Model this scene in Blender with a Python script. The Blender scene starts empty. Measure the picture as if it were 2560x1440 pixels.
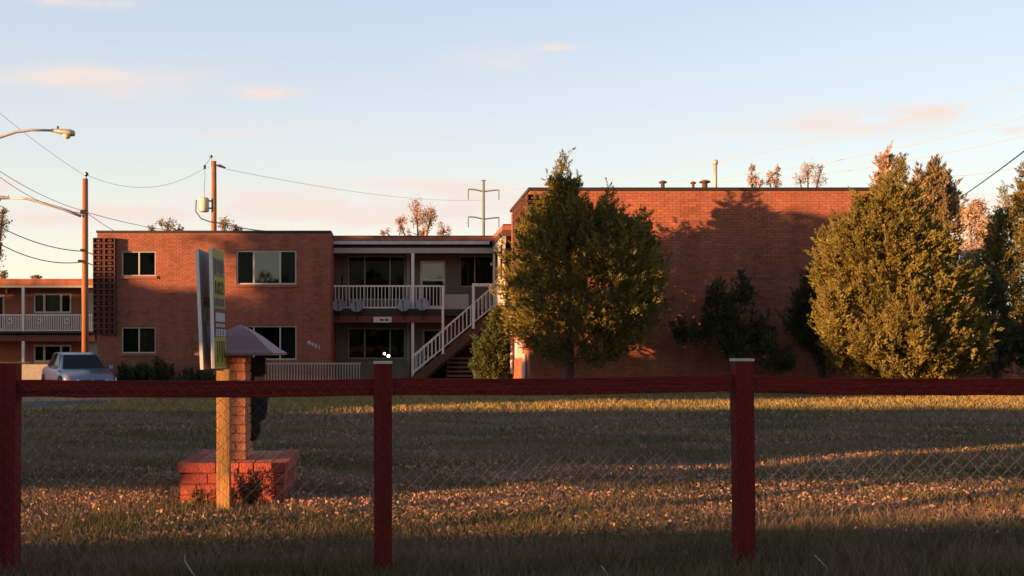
import bpy, math, random
import numpy as np
from mathutils import Vector
random.seed(7); rng = np.random.default_rng(11)
R = math.radians
SC = bpy.context.scene
COL = SC.collection

# ------------------------------------------------------------------ camera
F = 2600.0; CX = 985.0; CY = 875.0; EYE = 1.1
cd = bpy.data.cameras.new('camera'); cam = bpy.data.objects.new('camera', cd); COL.objects.link(cam)
cam.location = (0, 0, EYE); cam.rotation_euler = (R(90), 0, 0)
cd.sensor_width = 36; cd.lens = F/2560*36
cd.shift_x = (1280-CX)/2560; cd.shift_y = (CY-720)/2560
cd.clip_start = .05; cd.clip_end = 3000
SC.camera = cam
def X(px, D): return (px-CX)/F*D
def Z(py, D): return EYE+(CY-py)/F*D

# ------------------------------------------------------------------ light
SUN_EL, SUN_AZ = 4.0, 63.0          # azimuth measured from -Y (behind the camera) towards -X
SC.view_settings.view_transform = 'Standard'; SC.view_settings.look = 'None'
SC.view_settings.exposure = 1.68; SC.view_settings.gamma = 1; SC.view_settings.use_curve_mapping = False
sdir = Vector((-math.sin(R(SUN_AZ))*math.cos(R(SUN_EL)), -math.cos(R(SUN_AZ))*math.cos(R(SUN_EL)), math.sin(R(SUN_EL))))
sl = bpy.data.lights.new('sun', 'SUN'); sun = bpy.data.objects.new('sun', sl); COL.objects.link(sun)
sl.energy = 5.0; sl.angle = R(.45); sl.color = (1, .52, .22)
sun.rotation_euler = sdir.to_track_quat('Z', 'Y').to_euler(); sun.location = (-20, -20, 30)

world = bpy.data.worlds.new('World'); SC.world = world; world.use_nodes = True
wt = world.node_tree; wt.nodes.clear()
def WN(t, **k):
    n = wt.nodes.new(t)
    for a, v in k.items(): setattr(n, a, v)
    return n
def wl(a, b): wt.links.new(a, b)
def wmath(op, a, b=None, c=None):
    n = WN('ShaderNodeMath', operation=op)
    for i, v in enumerate((a, b, c)):
        if v is None: continue
        if isinstance(v, (int, float)): n.inputs[i].default_value = v
        else: wl(v, n.inputs[i])
    return n.outputs[0]
sky = WN('ShaderNodeTexSky', sky_type='NISHITA', sun_disc=False)
sky.sun_elevation = R(SUN_EL); sky.sun_rotation = R(180+SUN_AZ)
sky.altitude = 1600; sky.air_density = 1.0; sky.dust_density = .6; sky.ozone_density = 1.5
tc = WN('ShaderNodeTexCoord'); sep = WN('ShaderNodeSeparateXYZ'); wl(tc.outputs['Generated'], sep.inputs[0])
dx, dy, dz = sep.outputs
yy = wmath('MAXIMUM', dy, .02)
U = wmath('DIVIDE', dx, yy); V = wmath('DIVIDE', dz, yy)
comb = WN('ShaderNodeCombineXYZ'); wl(U, comb.inputs[0]); wl(V, comb.inputs[1])
# soft high haze that warms and brightens towards the horizon, the same all the way round
el = wmath('MAXIMUM', dz, 0.0)
ramp = WN('ShaderNodeValToRGB'); wl(el, ramp.inputs[0])
cr = ramp.color_ramp
cr.elements[0].position = 0; cr.elements[0].color = (.33, .265, .20, 1)
cr.elements[1].position = 1; cr.elements[1].color = (.05, .07, .10, 1)
for p, c in ((.08, (.30, .262, .212)), (.15, (.268, .254, .22)), (.22, (.238, .237, .238)), (.31, (.198, .218, .25)), (.55, (.10, .125, .16))):
    e = cr.elements.new(p); e.color = c+(1,)
rmul = WN('ShaderNodeMixRGB', blend_type='MULTIPLY'); rmul.inputs[0].default_value = 1; wl(ramp.outputs[0], rmul.inputs[1]); rmul.inputs[2].default_value = (7.95, 7.95, 7.95, 1)
mixs = WN('ShaderNodeMixRGB', blend_type='ADD'); mixs.inputs[0].default_value = 1
nsc = WN('ShaderNodeMixRGB', blend_type='MULTIPLY'); nsc.inputs[0].default_value = 1
wl(sky.outputs[0], nsc.inputs[1]); nsc.inputs[2].default_value = (.4, .4, .4, 1)
wl(nsc.outputs[0], mixs.inputs[1]); wl(rmul.outputs[0], mixs.inputs[2])
# clouds
nz = WN('ShaderNodeTexNoise'); nz.inputs['Scale'].default_value = 9; nz.inputs['Detail'].default_value = 7; nz.inputs['Roughness'].default_value = .6
mp = WN('ShaderNodeMapping'); mp.inputs['Scale'].default_value = (1, 4.2, 1); wl(comb.outputs[0], mp.inputs[0]); wl(mp.outputs[0], nz.inputs['Vector'])
clouds = [(200,192,230,26,.9),(330,235,140,16,.45),(655,233,75,14,1),(2150,302,200,32,.95),(2330,278,70,18,.7),(1800,322,80,12,.5),
          (270,4,70,16,1),(150,2,60,12,1),(1240,145,110,30,.35),(1395,120,45,10,.7),(850,500,420,42,.62),(1080,462,180,16,.6),
          (700,545,500,36,.6),(330,530,120,20,.8),(110,545,160,22,.7),(580,335,110,12,.35),(2540,325,40,9,.8),(10,465,45,18,.9),(820,310,120,14,.3),
          (2450,520,300,60,.4),(1290,540,400,50,.35)]
tot = None
for (cx, cy, w, h, k) in clouds:
    u0, v0 = (cx-CX)/F, (CY-cy)/F
    a = wmath('DIVIDE', wmath('SUBTRACT', U, u0), w/F); b = wmath('DIVIDE', wmath('SUBTRACT', V, v0), h/F)
    r2 = wmath('ADD', wmath('MULTIPLY', a, a), wmath('MULTIPLY', b, b))
    m = wmath('MULTIPLY', wmath('POWER', 2.718, wmath('MULTIPLY', r2, -1.0)), k*1.5)
    tot = m if tot is None else wmath('ADD', tot, m)
nfac = wmath('MULTIPLY', wmath('SUBTRACT', nz.outputs['Fac'], .30), 3.6)
cm = WN('ShaderNodeClamp'); wl(wmath('MULTIPLY', tot, nfac), cm.inputs[0])
# faint general streaks over the whole sky, behind the camera as well
nz2 = WN('ShaderNodeTexNoise'); nz2.inputs['Scale'].default_value = 2.2; nz2.inputs['Detail'].default_value = 5
mp2 = WN('ShaderNodeMapping'); mp2.inputs['Scale'].default_value = (1, 1, 5); wl(tc.outputs['Generated'], mp2.inputs[0]); wl(mp2.outputs[0], nz2.inputs['Vector'])
gen = WN('ShaderNodeClamp'); wl(wmath('MULTIPLY', wmath('SUBTRACT', nz2.outputs['Fac'], .5), 1.3), gen.inputs[0])
fc = wmath('MINIMUM', wmath('ADD', wmath('MULTIPLY', cm.outputs[0], .95), wmath('MULTIPLY', gen.outputs[0], .35)), .9)
cmix = WN('ShaderNodeMixRGB'); wl(fc, cmix.inputs[0]); wl(mixs.outputs[0], cmix.inputs[1]); cmix.inputs[2].default_value = (2.95, 2.47, 2.25, 1)
bg = WN('ShaderNodeBackground'); bg.inputs['Strength'].default_value = .1
wl(cmix.outputs[0], bg.inputs['Color'])
wo = WN('ShaderNodeOutputWorld'); wl(bg.outputs[0], wo.inputs[0])
SC.cycles.use_denoising = True
SC.cycles.max_bounces = 5; SC.cycles.transparent_max_bounces = 10

# ------------------------------------------------------------------ materials
def mat(name, c1, c2=None, rough=.8, scale=6, island=.0, metal=0, spec=.35, bump=0, bscale=40, stretch=None, contrast=1, trans=0, c3=None, stain=0):
    m = bpy.data.materials.new(name); m.use_nodes = True; t = m.node_tree
    p = t.nodes['Principled BSDF']; p.inputs['Roughness'].default_value = rough; p.inputs['Metallic'].default_value = metal
    p.inputs['Specular IOR Level'].default_value = spec
    def N(ty, **k):
        n = t.nodes.new(ty)
        for a, v in k.items(): setattr(n, a, v)
        return n
    tcn = N('ShaderNodeTexCoord'); src = tcn.outputs['Object']
    mpn = N('ShaderNodeMapping'); t.links.new(src, mpn.inputs[0]); src = mpn.outputs[0]
    if stretch: mpn.inputs['Scale'].default_value = stretch
    out = None
    rgb = N('ShaderNodeRGB'); rgb.outputs[0].default_value = (*c1, 1); out = rgb.outputs[0]
    if c2:
        n = N('ShaderNodeTexNoise'); n.inputs['Scale'].default_value = scale; n.inputs['Detail'].default_value = 6; n.inputs['Roughness'].default_value = .65
        t.links.new(src, n.inputs['Vector'])
        mr = N('ShaderNodeMapRange'); w = .22/contrast
        mr.inputs['From Min'].default_value = .5-w; mr.inputs['From Max'].default_value = .5+w
        t.links.new(n.outputs['Fac'], mr.inputs['Value'])
        mx = N('ShaderNodeMixRGB'); t.links.new(mr.outputs[0], mx.inputs[0]); t.links.new(out, mx.inputs[1]); mx.inputs[2].default_value = (*c2, 1)
        out = mx.outputs[0]
    if stain:
        m3 = N('ShaderNodeMapping'); t.links.new(tcn.outputs['Object'], m3.inputs[0]); m3.inputs['Scale'].default_value = (1.6, 1.6, .22)
        n3 = N('ShaderNodeTexNoise'); n3.inputs['Scale'].default_value = 1.1; n3.inputs['Detail'].default_value = 7; n3.inputs['Roughness'].default_value = .7; t.links.new(m3.outputs[0], n3.inputs['Vector'])
        r3 = N('ShaderNodeMapRange'); r3.inputs['From Min'].default_value = .36; r3.inputs['From Max'].default_value = .64; r3.inputs['To Min'].default_value = 1-stain; r3.inputs['To Max'].default_value = 1+stain*.45
        t.links.new(n3.outputs['Fac'], r3.inputs['Value']); h3 = N('ShaderNodeHueSaturation'); t.links.new(r3.outputs[0], h3.inputs['Value']); t.links.new(out, h3.inputs['Color']); out = h3.outputs[0]
    if c3:
        g = N('ShaderNodeNewGeometry')
        mr = N('ShaderNodeMath', operation='GREATER_THAN'); mr.inputs[1].default_value = .72
        t.links.new(g.outputs['Random Per Island'], mr.inputs[0])
        mx = N('ShaderNodeMixRGB'); t.links.new(mr.outputs[0], mx.inputs[0]); t.links.new(out, mx.inputs[1]); mx.inputs[2].default_value = (*c3, 1)
        out = mx.outputs[0]
    if island:
        g = N('ShaderNodeNewGeometry')
        mr = N('ShaderNodeMapRange'); mr.inputs['To Min'].default_value = 1-island; mr.inputs['To Max'].default_value = 1+island
        t.links.new(g.outputs['Random Per Island'], mr.inputs['Value'])
        hs = N('ShaderNodeHueSaturation'); t.links.new(mr.outputs[0], hs.inputs['Value']); t.links.new(out, hs.inputs['Color']); out = hs.outputs[0]
    t.links.new(out, p.inputs['Base Color'])
    if bump:
        n = N('ShaderNodeTexNoise'); n.inputs['Scale'].default_value = bscale; n.inputs['Detail'].default_value = 5
        t.links.new(src, n.inputs['Vector'])
        b = N('ShaderNodeBump'); b.inputs['Strength'].default_value = bump; b.inputs['Distance'].default_value = .02
        t.links.new(n.outputs['Fac'], b.inputs['Height']); t.links.new(b.outputs[0], p.inputs['Normal'])
    if trans:
        tr = N('ShaderNodeBsdfTranslucent'); t.links.new(out, tr.inputs[0]); ms = N('ShaderNodeMixShader'); ms.inputs[0].default_value = trans
        t.links.new(p.outputs[0], ms.inputs[1]); t.links.new(tr.outputs[0], ms.inputs[2]); t.links.new(ms.outputs[0], t.nodes['Material Output'].inputs[0])
    return m
def glass_mat(name, tint=(.55,.6,.55), base=.12):
    m = bpy.data.materials.new(name); m.use_nodes = True; t = m.node_tree; t.nodes.clear()
    o = t.nodes.new('ShaderNodeOutputMaterial'); a = t.nodes.new('ShaderNodeBsdfTransparent'); a.inputs[0].default_value = (*tint, 1)
    g = t.nodes.new('ShaderNodeBsdfGlossy'); g.inputs['Roughness'].default_value = .03; g.inputs[0].default_value = (.9,.9,.88,1)
    f = t.nodes.new('ShaderNodeLayerWeight'); f.inputs[0].default_value = .12
    ad = t.nodes.new('ShaderNodeMath'); ad.operation = 'ADD'; ad.inputs[1].default_value = base; t.links.new(f.outputs['Fresnel'], ad.inputs[0])
    x = t.nodes.new('ShaderNodeMixShader'); t.links.new(ad.outputs[0], x.inputs[0]); t.links.new(a.outputs[0], x.inputs[1]); t.links.new(g.outputs[0], x.inputs[2])
    t.links.new(x.outputs[0], o.inputs[0]); return m
def emit(name, c, s):
    m = bpy.data.materials.new(name); m.use_nodes = True; p = m.node_tree.nodes['Principled BSDF']
    p.inputs['Base Color'].default_value = (*c, 1); p.inputs['Emission Color'].default_value = (*c, 1); p.inputs['Emission Strength'].default_value = s; return m

M = dict(
 brick=mat('brick_red', (.36,.122,.066), (.27,.084,.047), .9, 1.2, island=.22, bump=.4, bscale=60, c3=(.25,.075,.045), stain=.3),
 brickL=mat('brick_left', (.30,.106,.065), (.225,.076,.049), .9, 1.2, island=.22, bump=.4, bscale=60, c3=(.22,.07,.045), stain=.3),
 mortar=mat('mortar', (.24,.105,.07), (.17,.07,.05), .95, 20, bump=.4),
 mbrick=mat('painted_brick', (.40,.075,.045), (.25,.045,.032), .85, 9, island=.12, bump=.6, bscale=90, c3=(.36,.055,.035), stain=.35),
 mtop=mat('lit_brick_top', (.40,.13,.08), (.30,.08,.05), .85, 14, island=.1, bump=.5),  # top bricks paler than the sides, sunlit tone put into the colour
 pbrick=mat('pillar_brick', (.38,.11,.05), (.46,.20,.10), .9, 18, island=.18, bump=.6, bscale=80),
 pmortar=mat('pillar_mortar', (.36,.22,.15), (.25,.13,.09), .95, 30),
 mmortar=mat('dark_mortar', (.22,.035,.025), (.13,.025,.02), .95, 30),
 screen=mat('screen_block', (.10,.04,.033), (.075,.03,.026), .9, 10, island=.1, bump=.3),
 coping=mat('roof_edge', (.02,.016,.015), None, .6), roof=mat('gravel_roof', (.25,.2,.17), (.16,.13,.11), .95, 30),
 white=mat('white_paint', (.62,.58,.54), (.5,.46,.43), .55, 8), offwhite=mat('weathered_white', (.34,.31,.28), (.26,.235,.21), .7, 12),
 siding=mat('grey_plaster', (.15,.145,.12), (.12,.115,.095), .9, 3), gutter=mat('gutter', (.42,.42,.46), (.3,.3,.33), .45, 5, metal=.3),
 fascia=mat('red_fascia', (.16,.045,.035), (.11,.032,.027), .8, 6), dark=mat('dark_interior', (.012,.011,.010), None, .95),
 alu=mat('aluminium_frame', (.40,.37,.33), None, .5, metal=.2), curtain=mat('curtain_grey', (.12,.12,.095), (.07,.07,.055), .95, 9),
 curtainr=mat('curtain_maroon', (.36,.22,.23), (.20,.09,.10), .95, 14, stretch=(3,1,.1)), curtaing=mat('curtain_sage', (.22,.23,.18), (.16,.17,.13), .95, 9),
 wood=mat('pole_wood', (.30,.13,.055), (.19,.075,.035), .9, 6, stretch=(4,4,.4), bump=.5, bscale=30),
 post=mat('sign_post_wood', (.50,.25,.075), (.26,.125,.04), .85, 6, stretch=(9,9,.7), bump=.8, contrast=1.3),
 fence=mat('fence_red_paint', (.165,.014,.009), (.085,.012,.009), .85, 5, stretch=(6,6,.5), bump=1.0, bscale=9, spec=.12, contrast=1.2), fencer=mat('fence_rail_paint', (.175,.014,.009), (.085,.012,.009), .85, 5, stretch=(.5,6,6), bump=1.0, bscale=9, spec=.12, contrast=1.2),
 fcap=mat('bare_post_end', (.5,.45,.36), (.35,.3,.22), .8, 30), wire=mat('galvanised_wire', (.045,.048,.048), None, .7),
 stair=mat('brown_stringer', (.085,.042,.024), (.05,.026,.017), .8, 6), steel=mat('pylon_steel', (.11,.13,.11), None, .6),
 lamp=mat('lamp_grey', (.42,.38,.33), (.35,.31,.27), .5, 8, metal=.3), lens=mat('lamp_lens', (.65,.5,.25), None, .2),
 black=mat('black_metal', (.006,.006,.007), None, .5), insul=mat('insulator', (.03,.02,.02), None, .3),
 trafo=mat('transformer_paint', (.50,.46,.34), None, .5), cable=mat('cable', (.03,.03,.032), None, .6), thincable=mat('thin_cable', (.3,.3,.32), None, .6),
 canopy=mat('canopy_metal', (.21,.10,.11), (.17,.08,.09), .6, 10, metal=.1), panel=mat('sign_panel_back', (.30,.30,.34), None, .12, spec=.9), pedge=mat('sign_panel_edge', (.68,.60,.55), None, .5),
 yellow=mat('sign_yellow', (.27,.25,.035), None, .4), sgrey=mat('sign_print_grey', (.13,.14,.11), None, .5), sred=mat('sign_red', (.14,.012,.018), None, .4), swhite=mat('sign_white', (.33,.32,.36), None, .5), sdark=mat('sign_print_dark', (.08,.055,.025), None, .5),
 asphalt=mat('asphalt', (.055,.055,.06), (.04,.04,.044), .9, 8, bump=.4, bscale=80), concrete=mat('concrete', (.30,.27,.22), (.22,.2,.165), .9, 6, bump=.3),
 car=mat('car_silver_paint', (.16,.18,.25), None, .3, metal=.5, spec=.6), carglass=mat('car_glass', (.008,.012,.014), None, .06, spec=.12), tyre=mat('tyre', (.012,.012,.013), None, .9),
 rim=mat('wheel_rim', (.35,.35,.37), None, .35, metal=.8), head=mat('headlight', (.55,.57,.62), None, .08, spec=.9), trim=mat('car_trim', (.02,.02,.025), None, .6),
 bark=mat('bark', (.07,.045,.035), (.04,.028,.022), .95, 12, stretch=(4,4,1), bump=.6),
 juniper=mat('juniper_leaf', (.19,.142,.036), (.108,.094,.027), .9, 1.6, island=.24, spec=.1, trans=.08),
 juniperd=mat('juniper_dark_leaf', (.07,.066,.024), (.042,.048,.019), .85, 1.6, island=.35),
 shrub=mat('shrub_leaf', (.09,.10,.02), (.035,.05,.015), .85, 1.2, island=.35, trans=.1),
 autumn=mat('autumn_leaf', (.29,.20,.10), (.18,.14,.065), .8, 1.4, island=.35, trans=.3), autumnp=mat('pink_autumn_leaf', (.46,.32,.23), (.34,.24,.17), .8, 1.2, island=.3, trans=.3),
 weed=mat('weed_leaf', (.22,.13,.04), (.13,.08,.03), .85, 12, island=.4, trans=.2, c3=(.14,.03,.02)),
 soil=mat('lawn_soil', (.06,.048,.03), (.115,.08,.062), .95, .5, bump=.8, bscale=25, stretch=(.5,1.7,1), contrast=2),
 grass=mat('grass_blade', (.085,.085,.02), (.27,.165,.11), .9, .5, spec=.1, island=.45, stretch=(.5,1.7,1), contrast=2.4, trans=.2, c3=(.15,.105,.055)),
 litter=mat('dry_leaf', (.34,.185,.125), (.22,.12,.08), .9, 6, island=.35, trans=.15),
 litter_lit=mat('dry_leaf_heap_lit', (.44,.25,.16), (.32,.165,.095), .9, 6, island=.4, trans=.15), straw_lit=mat('sunlit_straw_blade', (.36,.25,.10), (.20,.16,.06), .9, .8, spec=.1, island=.4, stretch=(.6,1.7,1), trans=.2), dish=mat('dish_grey', (.20,.20,.23), None, .5), white_glow=emit('white_glow', (1,.93,.9), 14), plantbed=mat('stone_edge', (.36,.32,.22), (.26,.23,.16), .9, 8),
 number=mat('number_white', (.5,.46,.45), None, .5), pale=mat('pale_wall', (.45,.43,.42), None, .9), porch=mat('porch_glass', (.7,.62,.35), None, .4),
 nest=mat('brown_clamp', (.28,.11,.03), (.06,.035,.02), .8, 60),
)
M['glass'] = glass_mat('window_glass', (.55,.6,.55), .0); M['glassb'] = glass_mat('mirror_glass', (.35,.38,.3), .07)

# ------------------------------------------------------------------ mesh helpers
def wpos(o):
    p = Vector((0, 0, 0))
    while o: p += o.location; o = o.parent
    return p
class MB:
    def __init__(s): s.v = []; s.f = []
    def add(s, vs, fs):
        n = len(s.v); s.v += [tuple(v) for v in vs]; s.f += [tuple(i+n for i in f) for f in fs]; return s
    def box(s, x0, x1, y0, y1, z0, z1):
        if x0 > x1: x0, x1 = x1, x0
        if y0 > y1: y0, y1 = y1, y0
        if z0 > z1: z0, z1 = z1, z0
        return s.add([(x0,y0,z0),(x1,y0,z0),(x1,y1,z0),(x0,y1,z0),(x0,y0,z1),(x1,y0,z1),(x1,y1,z1),(x0,y1,z1)],
                     [(0,3,2,1),(4,5,6,7),(0,1,5,4),(1,2,6,5),(2,3,7,6),(3,0,4,7)])
    def tube(s, pts, r, n=8, cap=True):
        pts = [Vector(p) for p in pts]; rr = r if isinstance(r, (list, tuple)) else [r]*len(pts); rings = []
        for i, p in enumerate(pts):
            d = (pts[min(i+1, len(pts)-1)]-pts[max(i-1, 0)]).normalized()
            a = d.cross(Vector((0, 0, 1)) if abs(d.z) < .9 else Vector((1, 0, 0))).normalized(); b = d.cross(a)
            rings.append([p+(a*math.cos(2*math.pi*k/n)+b*math.sin(2*math.pi*k/n))*rr[i] for k in range(n)])
        vs = [q for ring in rings for q in ring]; fs = []
        for i in range(len(pts)-1):
            for k in range(n):
                fs.append((i*n+k, i*n+(k+1) % n, (i+1)*n+(k+1) % n, (i+1)*n+k))
        if cap: fs.append(tuple(range(n-1, -1, -1))); fs.append(tuple((len(pts)-1)*n+k for k in range(n)))
        return s.add(vs, fs)
    def prism(s, poly, y0, y1):      # poly in x,z extruded along y
        n = len(poly); vs = [(x, y0, z) for x, z in poly]+[(x, y1, z) for x, z in poly]
        fs = [tuple(range(n)), tuple(range(2*n-1, n-1, -1))]+[(i, i+n, (i+1) % n+n, (i+1) % n) for i in range(n)]
        return s.add(vs, fs)
    def build(s, name, m, parent=None, smooth=False):
        me = bpy.data.meshes.new(name); o = wpos(parent) if parent else Vector((0, 0, 0))
        me.from_pydata([(v[0]-o.x, v[1]-o.y, v[2]-o.z) for v in s.v], [], s.f); me.materials.append(M[m] if isinstance(m, str) else m)
        me.validate(); me.update()
        if smooth:
            me.polygons.foreach_set('use_smooth', [True]*len(me.polygons))
        ob = bpy.data.objects.new(name, me); COL.objects.link(ob)
        if parent: ob.parent = parent
        return ob
def tris_mesh(name, V3, m, parent=None):
    """V3: (n, k, 3) array of k-gons, each its own island"""
    n, k, _ = V3.shape; me = bpy.data.meshes.new(name)
    o = wpos(parent) if parent else Vector((0, 0, 0))
    co = (V3.reshape(-1, 3)-np.array(o)).astype(np.float32)
    me.vertices.add(n*k); me.vertices.foreach_set('co', co.ravel())
    me.loops.add(n*k); me.loops.foreach_set('vertex_index', np.arange(n*k, dtype=np.int32))
    me.polygons.add(n); me.polygons.foreach_set('loop_start', np.arange(0, n*k, k, dtype=np.int32)); me.polygons.foreach_set('loop_total', np.full(n, k, dtype=np.int32))
    me.update(calc_edges=True); me.materials.append(M[m]); ob = bpy.data.objects.new(name, me); COL.objects.link(ob)
    if parent: ob.parent = parent
    return ob
def thing(name, label, cat, loc=(0, 0, 0), group=None):
    o = bpy.data.objects.new(name, None); COL.objects.link(o); o.location = loc; o.empty_display_size = .1
    o['label'] = label; o['category'] = cat
    if group: o['group'] = group
    return o
def tag(o, label, cat, group=None):
    o['label'] = label; o['category'] = cat
    if group: o['group'] = group
    return o
def struct(o): o['kind'] = 'structure'; return o
def stuff(o): o['kind'] = 'stuff'; return o
def inst(me, name, parent, w):
    o = bpy.data.objects.new(name, me); COL.objects.link(o); o.parent = parent; o.location = Vector(w)-wpos(parent); return o

# ------------------------------------------------------------------ ground
def sm(t): t = np.clip(t, 0, 1); return t*t*(3-2*t)
def gh(x, y):
    x = np.asarray(x, float); y = np.asarray(y, float)
    z = (.02*np.clip(x+.2, -2, 3)-.035)*np.exp(-((y-5)/3.0)**2)
    z = z + .018*np.sin(x*1.7+y*.9)*np.sin(y*1.3-x*.4)*np.clip((y-4)/3, 0, 1)*(y < 34)
    edge = -6.2+.12*(y-20)
    drop = sm((edge-x)/1.6)*sm((y-18.6)/1.6)
    return z-.3*drop - .3*sm((y-29)/3)*(1-drop)*(x < 3.4) - .3*sm((y-33)/4)*(x >= 3.4)*(1-drop)
def sheet(name, xs, ys, m, off=0, fn=gh):
    gx, gy = np.meshgrid(xs, ys); gz = fn(gx, gy)+off; nx, ny = len(xs), len(ys)
    vs = np.stack([gx, gy, gz], -1).reshape(-1, 3).tolist()
    fs = [(j*nx+i, j*nx+i+1, (j+1)*nx+i+1, (j+1)*nx+i) for j in range(ny-1) for i in range(nx-1)]
    b = MB(); b.v = [tuple(v) for v in vs]; b.f = fs; return b.build(name, m, None, True)
xs = np.concatenate([[-900,-300,-120,-60,-30], np.arange(-20, 20.1, .4), [30,60,120,300,900]])
ys = np.concatenate([[-600,-200,-60,-20,-5,0,3], np.arange(4, 36, .4), [40,50,60,80,120,300,900,1500]])
struct(sheet('ground', xs, ys, 'soil'))
pk = MB(); pk.v = [(-120,20.4,-.294),(-8.6,20.4,-.294),(-8.0,26,-.294),(-7.4,30,-.294),(-7.0,35.2,-.294),(2.5,34.6,-.294),(2.5,60,-.294),(-120,60,-.294)]; pk.f = [tuple(range(8))]
struct(pk.build('parking_lot', 'asphalt'))

# grass blades on the lawn (too many to count)
def scatter(n, ymin, ymax, power):
    u = rng.random(n); a = 1-power
    y = (ymin**a+u*(ymax**a-ymin**a))**(1/a)
    x0 = -CX/F*y-.8; x1 = (2560-CX)/F*y+.8
    x = x0+rng.random(n)*(x1-x0); return x, y
def blades(n, ymin, ymax, power, h0, h1, w, name, m):
    x, y = scatter(n, ymin, ymax, power)
    k = ~((x < -6.0+.12*(y-20)) & (y > 19.2)) & ~((x > 3.4) & (y > 26.9)); x, y = x[k], y[k]; n = len(x)
    # thin, tufted growth: drop blades in patchy hollows
    dens = .5+.5*np.sin(x*2.3+1.3*np.sin(y*1.9))*np.sin(y*3.1+np.sin(x*1.7)*1.5)
    k = rng.random(n) < .35+.65*dens; x, y = x[k], y[k]; n = len(x)
    z = gh(x, y); h = (h0+(h1-h0)*rng.random(n)**2)*(1+.0*y); az = rng.random(n)*2*np.pi; lean = rng.random(n)*.8*h; la = rng.random(n)*2*np.pi
    sc = np.clip(y/7, 1, 2.6); ww = w*sc*(.6+.8*rng.random(n))
    bx, by = np.cos(az)*ww/2, np.sin(az)*ww/2
    A = np.stack([x-bx, y-by, z-.01], -1); B = np.stack([x+bx, y+by, z-.01], -1); C = np.stack([x+np.cos(la)*lean, y+np.sin(la)*lean, z+h], -1)
    return stuff(tris_mesh(name, np.stack([A, B, C], 1), m))
g = blades(520000, 4.5, 27, 1.9, .025, .075, .007, 'lawn_grass', 'grass'); g['label'] = 'patchy short grass and dry stubble covering the lawn'; g['category'] = 'grass'
g = blades(120000, 18.5, 26.9, 1.2, .05, .11, .010, 'lawn_grass', 'straw_lit'); g['label'] = 'sunlit strip of grass at the far side of the lawn'; g['category'] = 'grass'  # dry straw blades coloured brighter than the lawn to carry the sunlit streak
# longer tufts near the fence
x, y = scatter(60000, 4.4, 7.5, 2.0); k = rng.random(len(x)) < np.clip(1.6-(y-4.4)*.55, 0, 1); x, y = x[k], y[k]; n = len(x)
z = gh(x, y); h = .06+.09*rng.random(n)**2; az = rng.random(n)*6.28; la = rng.random(n)*6.28; L = h*(.3+.7*rng.random(n))
A = np.stack([x-np.cos(az)*.003, y-np.sin(az)*.003, z-.01], -1); B = np.stack([x+np.cos(az)*.003, y+np.sin(az)*.003, z-.01], -1)
C = np.stack([x+np.cos(la)*L, y+np.sin(la)*L, z+h], -1)
g = stuff(tris_mesh('long_grass', np.stack([A, B, C], 1), 'grass')); g['label'] = 'longer grass along the foot of the red fence'; g['category'] = 'grass'
# dry leaves
x, y = scatter(90000, 5.4, 24, 1.9)
pt = np.sin(x*1.1+2*np.sin(y*.8))*np.sin(y*1.9+np.sin(x*.9)); k = rng.random(len(x)) < np.clip(.35+.75*pt, .05, 1)
k &= ~((x < -6.0+.12*(y-20)) & (y > 19.2)); x, y = x[k], y[k]; n = len(x)
z = gh(x, y)+.008+.03*rng.random(n); s = (.006+.011*rng.random(n))*np.clip(y/8, 1, 2)
def rv(n): v = rng.normal(size=(n, 3)); return v/np.linalg.norm(v, axis=1, keepdims=True)
c = np.stack([x, y, z], -1); a = rv(n)*s[:, None]; b = rv(n)*s[:, None]
g = stuff(tris_mesh('leaf_litter', np.stack([c-a, c-b*.8, c+a, c+b*.8], 1), 'litter')); g['label'] = 'dry fallen leaves and clippings scattered over the lawn'; g['category'] = 'leaves'

x, y = scatter(70000, 5.9, 9.6, 1.6); pt = np.sin(x*2.1+2*np.sin(y*1.6))*np.sin(y*3.3+np.sin(x*1.9))+.5*np.sin(x*5+y*4)
k = rng.random(len(x)) < np.clip(.28+.8*pt, .02, 1); x, y = x[k], y[k]; n = len(x); c = np.stack([x, y, gh(x, y)+.006+.045*rng.random(n)**1.5], -1); s = (.007+.011*rng.random(n)); a = rv(n)*s[:, None]; b = rv(n)*s[:, None]
g = stuff(tris_mesh('leaf_litter', np.stack([c-a, c-b*.8, c+a, c+b*.8], 1), 'litter_lit')); g['label'] = 'heaps of pinkish dry leaves in the sunlit strip near the fence'; g['category'] = 'leaves'  # same dry leaves in a lighter colour, brightening the sunlit strip
# ------------------------------------------------------------------ brick fields
def bricks(mb, T, u0, u1, v0, v1, holes=(), bw=.2, bh=.0667, j=.011, proud=.012, skip=None):
    """T(u, v, d) -> world; d outwards"""
    rows = int((v1-v0)/bh)
    for r in range(rows):
        a, b = v0+r*bh+j/2, v0+(r+1)*bh-j/2
        off = -(bw/2 if r % 2 else 0); u = u0+off
        while u < u1:
            segs = [(max(u+j/2, u0), min(u+bw-j/2, u1))]
            for (h0, h1, g0, g1) in holes:
                if b > g0 and a < g1:
                    ns = []
                    for (p, q) in segs:
                        if q <= h0 or p >= h1: ns.append((p, q))
                        else:
                            if p < h0: ns.append((p, h0))
                            if q > h1: ns.append((h1, q))
                    segs = ns
            for (p, q) in segs:
                if q-p < .02: continue
                pr = proud+random.uniform(-.003, .003)
                P = [T(p, a, 0), T(q, a, 0), T(q, b, 0), T(p, b, 0), T(p, a, pr), T(q, a, pr), T(q, b, pr), T(p, b, pr)]
                mb.add(P, [(4,5,6,7),(0,1,5,4),(1,2,6,5),(2,3,7,6),(3,0,4,7)])
            u += bw
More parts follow.
